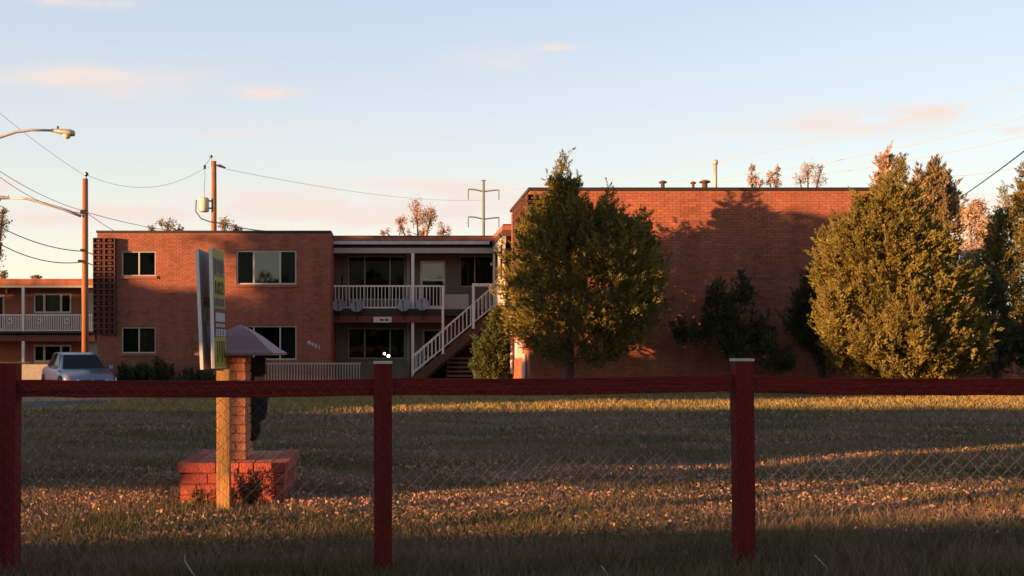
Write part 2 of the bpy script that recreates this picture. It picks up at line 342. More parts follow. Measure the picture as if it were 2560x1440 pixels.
def wall_with_holes(mb, x0, x1, y0, y1, z0, z1, holes):
    xsx = sorted({x0, x1, *[h[0] for h in holes], *[h[1] for h in holes]}); zs = sorted({z0, z1, *[h[2] for h in holes], *[h[3] for h in holes]})
    for i in range(len(xsx)-1):
        run = None
        for k in range(len(zs)-1):
            cx, cz = (xsx[i]+xsx[i+1])/2, (zs[k]+zs[k+1])/2
            hole = any(h[0] < cx < h[1] and h[2] < cz < h[3] for h in holes)
            if not hole:
                run = (run[0] if run else zs[k], zs[k+1])
            if (hole or k == len(zs)-2) and run:
                mb.box(xsx[i], xsx[i+1], y0, y1, run[0], run[1]); run = None

def window(parent, x0, x1, z0, z1, y, splits, name='window', curt=None, glass='glass', frame='alu', sill=None, fw=.04, label=None, depth=.55):
    """frame mesh with pane, curtain and sill children; y is the wall's outer face"""
    b = MB(); yf = y+.05
    b.box(x0, x1, yf, yf+.05, z1-fw, z1); b.box(x0, x1, yf, yf+.05, z0, z0+fw)
    xs_ = [x0]+list(splits)+[x1]
    b.box(x0, x0+fw, yf, yf+.05, z0+fw, z1-fw); b.box(x1-fw, x1, yf, yf+.05, z0+fw, z1-fw)
    for s in splits: b.box(s-fw*.6, s+fw*.6, yf-.004, yf+.05, z0+fw, z1-fw)
    w = b.build(name, frame, parent)
    if label: w['label'] = label
    for i in range(len(xs_)-1):
        p = MB().box(xs_[i]+fw*.6, xs_[i+1]-fw*.6, yf+.02, yf+.026, z0+fw, z1-fw)
        p.build('pane', (glass[i] if isinstance(glass, (list, tuple)) else glass), w)
        c = curt[i] if curt else None
        if c:
            cb = MB(); n = 22; a0, a1 = xs_[i]+.02, xs_[i+1]-.02
            pts = [(a0+(a1-a0)*q/n, yf+.13+.02*math.sin(q*2.1)+.012*math.sin(q*5.3)) for q in range(n+1)]
            vs = [(px, py, z0) for px, py in pts]+[(px, py, z1) for px, py in pts]
            cb.add(vs, [(q, q+1, q+n+2, q+n+1) for q in range(n)]); cb.build('curtain', c, w)
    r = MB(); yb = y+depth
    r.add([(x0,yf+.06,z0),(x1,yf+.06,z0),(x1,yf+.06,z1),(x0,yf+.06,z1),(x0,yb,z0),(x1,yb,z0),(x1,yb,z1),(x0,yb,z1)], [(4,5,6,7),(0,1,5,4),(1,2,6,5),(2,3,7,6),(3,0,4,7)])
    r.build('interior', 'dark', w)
    if sill:
        MB().box(x0-.06, x1+.06, y-.07, y+.048, z0-.10, z0-.004).build('sill', sill, w)
    return w

# block screens (pierced blocks)
def block_mesh(w, h, d):
    b = MB(); t = .035
    b.box(0, w, 0, d, 0, t*.7); b.box(0, w, 0, d, h-t*.7, h); b.box(0, t, 0, d, t*.7, h-t*.7); b.box(w-t, w, 0, d, t*.7, h-t*.7)
    b.box(w*.30, w*.70, .03, d-.03, h*.36, h*.64); b.box(w*.5-.015, w*.5+.015, .04, d-.04, t*.7, h*.36); b.box(w*.5-.015, w*.5+.015, .04, d-.04, h*.64, h-t*.7)
    me = bpy.data.meshes.new('screen_block'); me.from_pydata(b.v, [], b.f); me.materials.append(M['screen']); return me
def screen(parent, x0, y0, ztop, cols, rows, w=.39, h=.2, d=.14):
    fr = MB().box(x0-.012, x0+cols*w+.012, y0+d, y0+d+.012, ztop-rows*h, ztop).build('block_screen', 'screen', parent)
    me = block_mesh(w-.012, h-.012, d)
    for r in range(rows):
        for c_ in range(cols): inst(me, 'block', fr, (x0+c_*w+.006, y0, ztop-(r+1)*h+.006))
    return fr
def screen_side(parent, x, y0, ztop, cols, rows, w=.39, h=.2):
    fr = MB().box(x+.12, x+.135, y0, y0+cols*w, ztop-rows*h, ztop).build('block_screen', 'screen', parent)
    b0 = block_mesh(w-.012, h-.012, .12)
    me = b0.copy()
    for v in me.vertices: v.co = (v.co.y, v.co.x, v.co.z)
    me.flip_normals()
    for r in range(rows):
        for c_ in range(cols): inst(me, 'block', fr, (x, y0+c_*w+.006, ztop-(r+1)*h+.006))
    return fr

# ------------------------------------------------------------------ apartment building
AB = thing('apartment_building', 'two storey red brick apartment block with flat roof, outside stair and balconies', 'building', (0, 36.6, -.3))
YL, YR = 36.6, 26.97
lx0, lx1 = X(243, YL), X(826, YL); zt = 5.28
WL = [(X(304,YL), X(389,YL), Z(690,YL), Z(628,YL)), (X(591,YL), X(741,YL), Z(711,YL), Z(626,YL)),
      (X(304,YL), X(389,YL), Z(883,YL), Z(818,YL)), (X(591,YL), X(741,YL), Z(899,YL), Z(815,YL))]
w = MB(); wall_with_holes(w, lx0, lx1, YL, YL+.6, -.35, zt-.06, WL); w.box(lx0, lx1, YL+.6, 46, -.35, zt-.06)
lw = w.build('wall', 'mortar', AB)
b = MB(); bricks(b, lambda u, v, d: (u, YL-d, v), lx0, lx1, -.3, zt-.07, [(h[0], h[1], h[2]-(.1 if 1 else 0), h[3]) for h in WL])
bricks(b, lambda u, v, d: (lx1+d, u, v), YL, YL+3.2, -.3, zt-.07)
bb = stuff(b.build('brick', 'brickL', AB)); bb['label'] = 'red brick facing of the left wing'
MB().box(lx0-.03, lx1+.03, YL-.045, 46.05, zt-.055, zt+.02).build('roof_edge', 'coping', AB)
window(AB, *WL[0], YL, [X(347,YL)], sill='brickL', curt=[None,None], glass=['glass','glass'])
window(AB, *WL[1], YL, [X(634,YL), X(700,YL)], sill='brickL', curt=['curtain',None,'curtain'], glass=['glass','glassb','glass'], fw=.05)
window(AB, *WL[2], YL, [X(347,YL)], sill='brickL', curt=['curtain','curtainr'])
window(AB, *WL[3], YL, [X(634,YL), X(700,YL)], sill='brickL', curt=['curtain',None,'curtain'])
screen(AB, X(232,36.4), 36.38, Z(594,36.4), 2, 17)
# house number, stepping down to the right
fn = {'9': 'A', '0': 'B', '1': 'C'}
nb = MB().box(X(768,YL), X(803,YL), YL-.022, YL-.018, 1.30, 1.302).build('house_number', 'number', AB)
for i, chx in enumerate('9901'):
    cu = bpy.data.curves.new('digit', 'FONT'); cu.body = chx; cu.size = .2; cu.extrude = .006; cu.offset = .004
    t_ = bpy.data.objects.new('digit', cu); COL.objects.link(t_)
    dg = bpy.context.evaluated_depsgraph_get(); me = bpy.data.meshes.new_from_object(t_.evaluated_get(dg)); bpy.data.objects.remove(t_)
    me.materials.clear(); me.materials.append(M['number'])
    o = bpy.data.objects.new('digit', me); COL.objects.link(o); o.parent = nb
    o.rotation_euler = (R(90), 0, 0); o.location = Vector((X(769+i*8.6, YL), YL-.03, Z(862+i*3.6, YL)))-wpos(nb)

# right wing
rx0, rx1 = 3.53, X(2289, YR); zr = 5.29
MB().box(rx0, rx1, YR, 31.2, -.35, zr-.06).build('wall', 'mortar', AB)
MB().box(5.0, rx1, 31.2, 46, -.35, zr-.06).build('wall', 'mortar', AB)
b = MB(); bricks(b, lambda u, v, d: (u, YR-d, v), rx0, rx1, -.05, zr-.07, bw=.205, bh=.0675)
bricks(b, lambda u, v, d: (rx0-d, u, v), YR, 31.2, -.3, zr-.07)
bb = stuff(b.build('brick', 'brick', AB)); bb['label'] = 'red brick facing of the windowless right wing'
MB().box(rx0-.05, rx1+.04, YR-.05, 31.25, zr-.055, zr+.02).build('roof_edge', 'coping', AB)
MB().box(4.95, rx1+.04, 31.25, 46, zr-.055, zr+.018).build('roof_edge', 'coping', AB)
screen_side(AB, rx0-.2, 27.3, 5.1, 5, 17)
screen(AB, rx0-.12, YR-.22, 5.12, 2, 17)
# roof vents
for px, yt, D, r, mush in ((1657,455,30,.055,1),(1733,457,31,.04,1),(1762,454,29.5,.075,1),(1788,400,29,.052,0)):
    x_ = X(px, D); zz = Z(yt, D); b = MB(); b.tube([(x_, D, 5.25), (x_, D, zz)], r, 10)
    if mush: b.tube([(x_, D, zz-.03), (x_, D, zz+.01), (x_, D, zz+.04)], [r*2.1, r*2.0, r*.8], 10)
    else: b.tube([(x_, D, zz-.14), (x_, D, zz-.1), (x_, D, zz-.02), (x_, D, zz+.01)], [r, r*1.45, r*1.45, r*.7], 10)
    b.build('roof_vent', 'lamp' if not mush else 'stair', AB, True)
# meter cabinet and pipes on the side wall
MB().box(rx0-.16, rx0-.013, 28.5, 28.95, Z(895,28.7), Z(850,28.7)).build('meter_cabinet', 'white', AB)
for yy_, zz in ((30.6, (0.4, 2.2)), (27.6, (.2, 1.0))):
    MB().tube([(rx0-.07, yy_, zz[0]), (rx0-.07, yy_, zz[1])], .05, 8).build('downpipe', 'white', AB)

# recessed part
YB, YW = 38.2, 39.8
RW = [(X(870,YW), X(1013,YW), Z(717,YW)-.5, Z(640,YW)), (X(1150,YW), X(1242,YW), Z(717,YW), Z(640,YW)), (X(870,YW), X(1013,YW), Z(897,YW), Z(820,YW)),
      (X(1050,YW), X(1113,YW), 2.58, Z(652,YW)), (X(1055,YW), X(1120,YW), -.25, Z(822,YW))]
w = MB(); wall_with_holes(w, lx1, 5.0, YW, YW+.15, -.35, 5.0, RW); w.build('wall', 'siding', AB)
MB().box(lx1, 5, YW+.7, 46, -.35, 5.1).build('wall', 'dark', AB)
for kk in range(5):   # clapboard courses right of the door
    pass
b = MB()
zc = 2.60
while zc < 4.9:
    for (a_, c_) in ((lx1, RW[0][0]), (RW[0][1], RW[3][0]), (RW[3][1], RW[1][0]), (RW[1][1], 5.0)):
        b.box(a_+.01, c_-.01, YW-.014, YW+.001, zc+.008, zc+.12)
    zc += .128
stuff(b.build('siding_board', 'siding', AB))
window(AB, *RW[0], YW, [X(912,YW), X(975,YW)], curt=['curtain',None,'curtain'], fw=.045, frame='offwhite')
window(AB, *RW[1], YW, [X(1187,YW)], curt=['curtain','curtain'], frame='offwhite')
window(AB, *RW[2], YW, [X(912,YW), X(975,YW)], curt=['curtain',None,'curtain'], fw=.045, frame='offwhite')
def storm_door(x0, x1, z0, z1, gl):
    d = MB(); fw = .09; zm = z0+(z1-z0)*.62 if gl == 'glassb' else z0+(z1-z0)*.5
    d.box(x0, x0+fw, YW+.02, YW+.08, z0, z1); d.box(x1-fw, x1, YW+.02, YW+.08, z0, z1); d.box(x0+fw, x1-fw, YW+.02, YW+.08, z1-fw, z1); d.box(x0+fw, x1-fw, YW+.02, YW+.08, z0, z0+.22)
    d.box(x0+fw, x1-fw, YW+.02, YW+.08, zm-.04, zm+.04)
    o = d.build('door', 'white' if gl == 'glassb' else 'offwhite', AB)
    MB().box(x0+fw, x1-fw, YW+.045, YW+.05, zm+.04, z1-fw).build('pane', gl, o); MB().box(x0+fw, x1-fw, YW+.045, YW+.05, z0+.22, zm-.04).build('pane', 'glass', o)
    MB().box(x0+fw, x1-fw, YW+.1, YW+.14, z0, z1).build('inner_door', 'curtain', o)
    MB().box(x1-fw-.0, x1-fw+.04, YW-.03, YW+.02, z0+.95, z0+1.07).build('handle', 'black', o)
storm_door(*RW[3], 'glassb'); storm_door(*RW[4], 'glass')
# roof over the recess, L shaped
MB().box(lx1+.005, 3.62, YB, 46, 5.10, 5.27).build('parapet', 'brickL', AB)
MB().box(3.62, 5.0, 34.7, 46, 5.10, 5.27).build('parapet', 'brickL', AB)
MB().box(lx1+.04, 3.64, YB-.03, 46, 5.272, 5.30).build('roof_edge', 'coping', AB)
MB().box(3.641, 5.0, 34.67, 46, 5.272, 5.30).build('roof_edge', 'coping', AB)
MB().box(lx1+.01, 3.5, YB-.16, YB-.002, 4.97, 5.08).build('gutter', 'gutter', AB)
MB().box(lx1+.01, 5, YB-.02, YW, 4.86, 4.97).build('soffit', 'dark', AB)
MB().box(3.60, 5, 34.68, YB-.03, 4.9, 5.09).build('soffit', 'stair', AB)
MB().box(lx1+.02, 3.62, YB, YB+.12, 4.66, 4.855).build('beam', 'offwhite', AB)
MB().box(3.62, 3.74, 34.7, YB+.12, 4.66, 4.895).build('beam', 'offwhite', AB)
# slabs
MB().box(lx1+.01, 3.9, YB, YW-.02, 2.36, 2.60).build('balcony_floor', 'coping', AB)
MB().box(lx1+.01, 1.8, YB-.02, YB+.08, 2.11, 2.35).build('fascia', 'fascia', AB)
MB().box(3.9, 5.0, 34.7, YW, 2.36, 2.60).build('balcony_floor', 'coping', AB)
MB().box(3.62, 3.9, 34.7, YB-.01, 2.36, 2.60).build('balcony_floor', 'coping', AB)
MB().box(X(1113,YB), X(1172,YB), YB+.2, YB+.24, 2.61, Z(735,YB)).build('balcony_panel', 'offwhite', AB)
def post(x, y, z0, z1, w=.05, m='white', name='post'): return MB().box(x-w, x+w, y-w, y+w, z0, z1).build(name, m, AB)
post(X(1032,YB), YB+.06, 2.60, 4.658, .055); post(X(1032,YB), YB+.10, -.3, 2.355, .05)
post(3.68, YB+.06, 2.602, 4.658, .04); post(3.68, 36.4, 2.602, 4.658, .04); post(3.68, 34.8, 2.602, 4.658, .04)
post(X(1192,37.0), 38.02, -.3, Z(850,37.9), .045)
# railings
def rail_set(parent, p0, p1, zt_, zb_, n, m='white', bt=.022, slope=None, top=.03, name='railing'):
    """railing from p0 to p1 (x,y); zt_/zb_ are (start,end) heights"""
    b = MB()
    def zz(t, z): return z[0]+(z[1]-z[0])*t
    for z, hh in ((zt_, top), (zb_, top*.8)):
        x0, y0 = p0; x1, y1 = p1; a, c = z
        dxy = Vector((x1-x0, y1-y0, 0)).normalized(); q = Vector((-dxy.y, dxy.x, 0))*.022
        vs = []
        for (xx, y_, zz_) in ((x0, y0, a), (x1, y1, c)):
            for s_, k_ in ((-1,-1),(1,-1),(1,1),(-1,1)): vs.append((xx+q.x*s_, y_+q.y*s_, zz_+k_*hh))
        b.add(vs, [(0,1,2,3),(7,6,5,4),(0,4,5,1),(1,5,6,2),(2,6,7,3),(3,7,4,0)])
    r = b.build(name, m, parent)
    for i in range(n):
        t = (i+.5)/n; xx = p0[0]+(p1[0]-p0[0])*t; y_ = p0[1]+(p1[1]-p0[1])*t; a = zz(t, zb_)+.015; c = zz(t, zt_)-.015
        key = (round(c-a, 3), m, bt)
        if key not in rail_set.c:
            me = bpy.data.meshes.new('baluster'); bx = MB().box(-bt/2, bt/2, -bt/2, bt/2, 0, c-a); me.from_pydata(bx.v, [], bx.f); me.materials.append(M[m]); rail_set.c[key] = me
        inst(rail_set.c[key], 'baluster', r, (xx, y_, a))
    return r
rail_set.c = {}
rr = rail_set(AB, (lx1+.02, YB+.03), (X(1030,YB), YB+.03), (3.45,3.45), (2.66,2.66), 22, bt=.028)
rail_set(AB, (X(1036,YB), YB+.03), (X(1105,YB), YB+.03), (3.45,3.45), (2.66,2.66), 8, bt=.028)
YS = 37.2
sx0, sx1 = X(1028,YS), X(1238,YS)
rail_set(AB, (sx0, YS), (sx1, YS), (Z(893,YS), Z(712,YS)), (Z(934,YS), Z(762,YS)), 22, bt=.024, name='stair_railing')
rail_set(AB, (sx0+.1, YS+.9), (sx1, YS+.9), (Z(893,YS), Z(712,YS)), (Z(934,YS), Z(762,YS)), 20, bt=.024, name='stair_railing')
rail_set(AB, (X(1180,YS), YS-.05), (sx1, YS-.05), (3.45,3.45), (3.40,3.40), 1, bt=.02)
rail_set(AB, (3.66, 34.8), (3.66, YS), (3.45,3.45), (2.66,2.66), 16, bt=.024)
b = MB(); b.box(-.0, 0, 0, 0, 0, 0)
def slanted(px0, py0, px1, py1, th, y0, y1, m, name):
    xa, za, xb, zb = X(px0,YS), Z(py0,YS), X(px1,YS), Z(py1,YS)
    return MB().prism([(xa, za-th), (xb, zb-th), (xb, zb), (xa, za)], y0, y1).build(name, m, AB)
slanted(1030, 945, 1240, 770, .38, YS-.03, YS+.03, 'stair', 'stringer'); slanted(1030, 945, 1240, 770, .38, YS+.87, YS+.93, 'stair', 'stringer')
nt = 15
tm = bpy.data.meshes.new('tread'); bx = MB().box(0, .27, 0, .83, 0, .045); tm.from_pydata(bx.v, [], bx.f); tm.materials.append(M['stair'])
sf = slanted(1034, 972, 1238, 802, .04, YS+.05, YS+.85, 'stair', 'stair_underside')
for i in range(nt):
    t = i/(nt-1); inst(tm, 'tread', sf, (X(1034,YS)+(X(1232,YS)-X(1034,YS))*t, YS+.035, Z(955,YS)+(Z(795,YS)-Z(955,YS))*t))
post(X(1107,YS), YS-.05, Z(885,YS), Z(714,YS), .04); post(X(1183,YS), YS-.06, Z(822,YS), Z(712,YS), .045); post(sx1, YS, 2.5, 3.6, .035)
MB().box(3.5, 3.9, YS-.1, YB, 2.36, 2.598).build('landing', 'stair', AB)
# slatted panel beneath the stair
sp = MB().box(X(1117,38), X(1122,38), 38.1, 38.14, -.3, Z(885,38)).box(X(1150,38), X(1154,38), 38.1, 38.14, -.3, Z(885,38)).box(X(1184,38), X(1189,38), 38.1, 38.14, -.3, Z(885,38)).build('slatted_panel', 'coping', AB)
for q in range(7):
    MB().box(X(1118,38), X(1188,38), 38.07, 38.095, -.2+q*.16, -.2+q*.16+.07).build('slat', 'siding', sp)
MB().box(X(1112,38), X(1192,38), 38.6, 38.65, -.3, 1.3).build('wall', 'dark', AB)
# railing round the sunken stair in front of the left wing, and planter wall under the window
rail_set(AB, (X(660,35.6), 35.6), (X(902,36.4), 36.4), (Z(909,35.6), Z(909,36.4)), (-.1,-.1), 34, m='offwhite', bt=.03)
MB().box(X(1013,YW)+.05, X(1020,YW)+.06, YW-.05, YW, -.3, 5).build('downpipe', 'offwhite', AB)
MB().box(X(855,YW), X(1022,YW), YW-.5, YW-.46, -.3, Z(903,YW)).build('low_wall', 'siding', AB)

# two glowing white spots on a stake by the ground floor window
pl = thing('glow_spots', 'pair of small glowing white spots in front of the ground floor window', 'light', (X(966,38), 38, .3))
MB().tube([(X(966,38),38,-.3),(X(966,38),38,.66)], .018, 6).build('stake', 'black', pl)
for px, py, r in ((961,884,.036),(971,890,.046)):
    b = MB(); c0 = Vector((X(px,38), 37.95, Z(py,38))); b.tube([c0+Vector((0,.09,0)), c0+Vector((0,.03,0)), c0], [r*.5, r, r*1.05], 12)
    h_ = b.build('lamp_head', 'black', pl, True)
    MB().tube([c0+Vector((0,-.004,0)), c0+Vector((0,-.03,0)), c0+Vector((0,-.045,0))], [r, r*.8, r*.2], 12).build('white_glow', 'white_glow', h_, True)

# satellite dishes
DL = ['satellite dish leftmost on the balcony edge, beside the brick wing', 'second satellite dish from the left on the balcony edge', 'satellite dish just left of the white balcony post', 'satellite dish just right of the white balcony post']
for (px, py), lb in zip(((847,764),(893,766),(1011,764),(1056,762)), DL):
    D = 38.0; c0 = Vector((X(px,D), D, Z(py,D))); T = thing('satellite_dish', lb, 'satellite dish', (c0.x, D+.1, 2.36), 'satellite dishes on the balcony edge')
    nrm = Vector((-.12+random.uniform(-.1,.1), -.9, .42)).normalized(); a = nrm.cross(Vector((0,0,1))).normalized(); u = nrm.cross(a)
    b = MB(); vs = [c0]; fs = []
    for ri in (1, 2, 3, 4):
        for k in range(18):
            an = k/18*2*math.pi; r = .245*ri/4; vs.append(c0+a*math.cos(an)*r+u*math.sin(an)*r*1.05+nrm*(.05*(ri/4)**2))
    for k in range(18): fs.append((0, 1+k, 1+(k+1) % 18))
    for ri in range(3):
        for k in range(18): fs.append((1+ri*18+k, 1+(ri+1)*18+k, 1+(ri+1)*18+(k+1) % 18, 1+ri*18+(k+1) % 18))
    b.add(vs, fs); b.build('reflector', 'dish', T, True)
    fpt = c0+nrm*.3-u*.02
    MB().tube([c0+u*.24+nrm*.05, fpt+u*.05, fpt], .012, 6).build('feed_arm', 'black', T)
    MB().tube([fpt, fpt-nrm*.07], .03, 8).build('receiver', 'black', T)
    MB().tube([(c0.x, D+.1, 2.2), (c0.x, D+.1, c0.z), c0-nrm*.02], .022, 7).build('mast', 'black', T)
# banner sign on the fascia
bs = thing('notice_board', 'small white board with red print hung on the balcony fascia', 'sign', (X(955,38.1), 38.14, 2.2))
MB().box(X(934,38.1), X(979,38.1), 38.10, 38.13, Z(806,38.1), Z(792,38.1)).build('board', 'number', bs)
for q in range(2):
    MB().box(X(950+q*12,38.1), X(959+q*12,38.1), 38.092, 38.099, Z(802,38.1), Z(797,38.1)).build('print', 'sred', bs)
# brooms leaning
br = tag(MB().tube([(X(850,39.3),39.3,2.61),(X(856,39.3),39.6,4.0)], .022, 6).build('broom', 'black'), 'thin dark broom handle leaning on the balcony wall nearer the brick wing', 'broom')
br = tag(MB().tube([(X(865,39.3),39.3,2.61),(X(853,39.3),39.6,3.85)], .02, 6).build('broom', 'black'), 'dark broom handle leaning left, by the upper balcony window', 'broom')
# small box light on side post
tag(MB().box(X(1226,38.6), X(1230,38.6), 38.5, 38.56, Z(664,38.6), Z(657,38.6)).build('porch_lamp', 'porch'), 'tiny square lamp under the balcony roof corner', 'lamp')

# ------------------------------------------------------------------ far left apartment block
YF, YG = 57.0, 58.8
FB = thing('apartment_building', 'distant brick apartment block with long railed balcony, at the left edge', 'building', (-24, YF, -.3))
fx0, fx1 = -38, X(234,YF)
fh = [(X(83,YG), X(178,YG), Z(783,YG), Z(733,YG)), (X(83,YG), X(178,YG), Z(905,YG), Z(862,YG)), (X(-20,YG), X(12,YG), 2.2, Z(736,YG))]
w = MB(); wall_with_holes(w, fx0, X(216,YG), YG, YG+.2, -.35, 4.7, fh); w.build('wall', 'brickL', FB)
MB().box(X(216,YG), fx1+1, YG-.3, YG+.2, -.35, 4.7).build('wall', 'offwhite', FB)
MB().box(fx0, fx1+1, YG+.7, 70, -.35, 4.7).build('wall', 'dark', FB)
MB().box(fx0, fx1, YF, 70, Z(713,YF), Z(700,YF)).build('parapet', 'brick', FB)
MB().box(fx0, fx1, YF-.05, 70, Z(700,YF)+.002, Z(697,YF)).build('roof_edge', 'brick', FB)
MB().box(fx0, fx1, YF+.03, YF+.15, Z(719,YF), Z(713,YF)-.003).build('beam', 'offwhite', FB)
MB().box(fx0, fx1, YF, YG, Z(833,YF), Z(829,YF)).build('balcony_floor', 'coping', FB)
MB().box(fx0, fx1, YF+.2, YF+.3, Z(853,YF), Z(838,YF)).build('fascia', 'fascia', FB)
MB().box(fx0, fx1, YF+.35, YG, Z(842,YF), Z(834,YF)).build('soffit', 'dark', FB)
window(FB, *fh[0], YG, [X(110,YG), X(152,YG)], curt=['curtain','curtaing','curtain'], fw=.1, frame='alu')
window(FB, *fh[1], YG, [X(110,YG), X(152,YG)], curt=['curtain',None,None], fw=.1, frame='alu')
window(FB, *fh[2], YG, [], curt=[None], fw=.15, frame='offwhite', name='door')
for px in (57, -140, 207):
    MB().box(X(px,YF)-.07, X(px,YF)+.07, YF+.02, YF+.15, Z(828,YF), Z(719,YF)).build('post', 'white', FB)
    MB().box(X(px,YF)-.07, X(px,YF)+.07, YF+.02, YF+.15, -.3, Z(853,YF)).build('post', 'white', FB)
r_ = rail_set(FB, (X(-120,YF), YF+.1), (fx1, YF+.1), (Z(787,YF),)*2, (Z(826,YF),)*2, 78, m='white', bt=.035)
for px in (24, 97, 167):
    c0 = (X(px,YF), YF+.05, Z(803,YF)); MB().tube([(c0[0]+.13*math.cos(a), c0[1], c0[2]+.13*math.sin(a)) for a in np.linspace(0, 2*math.pi, 13)], .03, 5).build('rosette', 'white', r_)
MB().box(X(15,YG), X(20,YG), YG-.12, YG-.02, Z(734,YG), Z(722,YG)).build('porch_light', 'porch', FB)
MB().box(X(218,YF), X(230,YF), YF+.2, YF+.25, Z(825,YF), Z(802,YF)).build('balcony_panel', 'white', FB)
# planter wall and grass strip
pw = thing('planter_wall', 'low grey concrete wall with a grass strip on top, behind the parked car', 'wall', (-20, 49, -.3))
MB().box(-36, X(290,49), 49, 49.3, -.3, Z(911,49)).build('wall', 'concrete', pw)
x = -36+rng.random(2500)*22; y = 49.05+rng.random(2500)*.5; z = np.full(2500, Z(911,49)-.05); h = .1+.12*rng.random(2500)
g = stuff(tris_mesh('grass', np.stack([np.stack([x-.03,y,z],-1), np.stack([x+.03,y,z],-1), np.stack([x+rng.normal(size=2500)*.03,y,z+h],-1)],1), 'shrub', pw))
# kerb stones at the lawn's edge
for i, (px, py, wpx) in enumerate(((95,1019,60),(180,1008,26),(215,999,30),(262,993,50))):
    D = EYE*F/(py-CY); D = min(D, 26); b = MB(); wd = wpx/F*D; xx = X(px, D); zz = float(gh(xx, D))
    n = 7; ring = [(xx+wd/2*math.cos(a)*(.9+.2*random.random()), D+.14*math.sin(a)) for a in np.linspace(0, 2*math.pi, n+1)[:-1]]
    b.add([(p[0], p[1], zz-.1) for p in ring]+[(xx+(p[0]-xx)*.8, D+(p[1]-D)*.7, zz+.07+random.uniform(-.01,.01)) for p in ring], [tuple(range(n, 2*n))]+[(k, (k+1) % n, (k+1) % n+n, k+n) for k in range(n)])
    lbs = ['long flat pale stone on the lawn corner beside the asphalt, nearest of four', 'small pale stone on the lawn edge, second of four from the fence post', 'small pale stone on the lawn edge, third of four from the fence post', 'pale stone on the lawn edge below the parked car, farthest of four']
    tag(b.build('edging_stone', 'plantbed'), lbs[i], 'stone', 'pale stones along the lawn edge')

# ------------------------------------------------------------------ trees
def frames(d):
    up = np.tile([0, 0, 1.0], (len(d), 1)); up[np.abs(d[:, 2]) > .95] = [1, 0, 0]
    a = np.cross(d, up); a /= np.linalg.norm(a, axis=1, keepdims=True); return a, np.cross(d, a)
def sprays(P, Dr, L, Rr, n, leaf, wid=.3):
    """clusters of n leaf triangles round axes starting at P along Dr"""
    m = len(P); t = rng.random((m, n)); ang = rng.random((m, n))*2*np.pi
    a, b = frames(Dr); rad = Rr[:, None]*(1-t*.85)*(.35+.65*rng.random((m, n)))
    base = P[:, None]+Dr[:, None]*(t*L[:, None])[..., None]+a[:, None]*(np.cos(ang)*rad)[..., None]+b[:, None]*(np.sin(ang)*rad)[..., None]
    out = a[:, None]*np.cos(ang)[..., None]+b[:, None]*np.sin(ang)[..., None]
    dirv = Dr[:, None]*1.15+out*.38+rng.normal(size=(m, n, 3))*.2; dirv /= np.linalg.norm(dirv, axis=2, keepdims=True)
    side = np.cross(dirv, rng.normal(size=(m, n, 3))); side /= np.linalg.norm(side, axis=2, keepdims=True)+1e-9
    l = leaf*(.6+.8*rng.random((m, n, 1)))
    A = base-side*l*wid; B = base+side*l*wid; C = base+dirv*l
    return np.stack([A, B, C], 2).reshape(-1, 3, 3)
def lobe_points(n, cx, cy, z0, z1, r, belly=.4, surf=.75, jit=.12, sharp=.75):
    """points in a flame-shaped lobe; returns position and outward direction"""
    t = rng.random(n)**.85; prof = np.where(t < belly, np.sin(t/belly*np.pi/2)**.7, np.cos((t-belly)/(1-belly)*np.pi/2)**sharp)
    an = rng.random(n)*2*np.pi; lump = 1+.18*np.sin(an*3+t*7+cx*9)+.12*np.sin(an*5-t*13+cy*5)
    q = np.where(rng.random(n) < surf, .82+.22*rng.random(n), rng.random(n)**.5); rad = r*prof*lump*q
    P = np.stack([cx+np.cos(an)*rad, cy+np.sin(an)*rad, z0+(z1-z0)*t], -1)+rng.normal(size=(n, 3))*jit*.4
    O = np.stack([np.cos(an), np.sin(an), np.zeros(n)], -1); return P, O, t
OUT = {
 't1': [(418,1400,1412),(445,1388,1428),(480,1358,1452),(505,1335,1530),(545,1312,1578),(600,1284,1622),(660,1266,1640),(720,1256,1646),(780,1270,1638),(830,1300,1610),(865,1345,1560),(890,1390,1480)],
 't2': [(428,2232,2258),(470,2172,2272),(520,2130,2292),(560,2100,2318),(600,2064,2350),(650,2056,2378),(700,2072,2402),(760,2078,2420),(820,2094,2426),(870,2084,2430),(905,2108,2420),(925,2180,2380)]}
def outline_points(n, key, D, surf=.8):
    o = np.array(OUT[key], float); ys, xl, xr = o[::-1, 0], o[::-1, 1], o[::-1, 2]
    wts = np.interp(np.linspace(0, 1, 200), np.linspace(0, 1, len(o)), (xr-xl)); py = rng.random(n*12)*(o[-1, 0]-o[0, 0])+o[0, 0]
    half = np.interp(py, o[:, 0], (o[:, 2]-o[:, 1])/2); mid = np.interp(py, o[:, 0], (o[:, 2]+o[:, 1])/2)
    k = rng.random(n*12) < (half+12)/half.max(); py, half, mid = py[k][:n], half[k][:n], mid[k][:n]; m = len(py); an = rng.random(m)*2*np.pi
    lump = 1+.09*np.sin(an*4+py*.05)+.12*np.sin(an*8-py*.11); q = np.where(rng.random(m) < surf, .84+.14*rng.random(m), rng.random(m)**.5)
    r = half/F*D*lump*q; P = np.stack([X(mid, D)+np.cos(an)*r, D+np.sin(an)*r*.85, Z(py, D)], -1)
    t = (o[-1, 0]-py)/(o[-1, 0]-o[0, 0]); P[:, 2] -= .12+.22*(t > .75); return P, np.stack([np.cos(an), np.sin(an), np.zeros(m)], -1), t
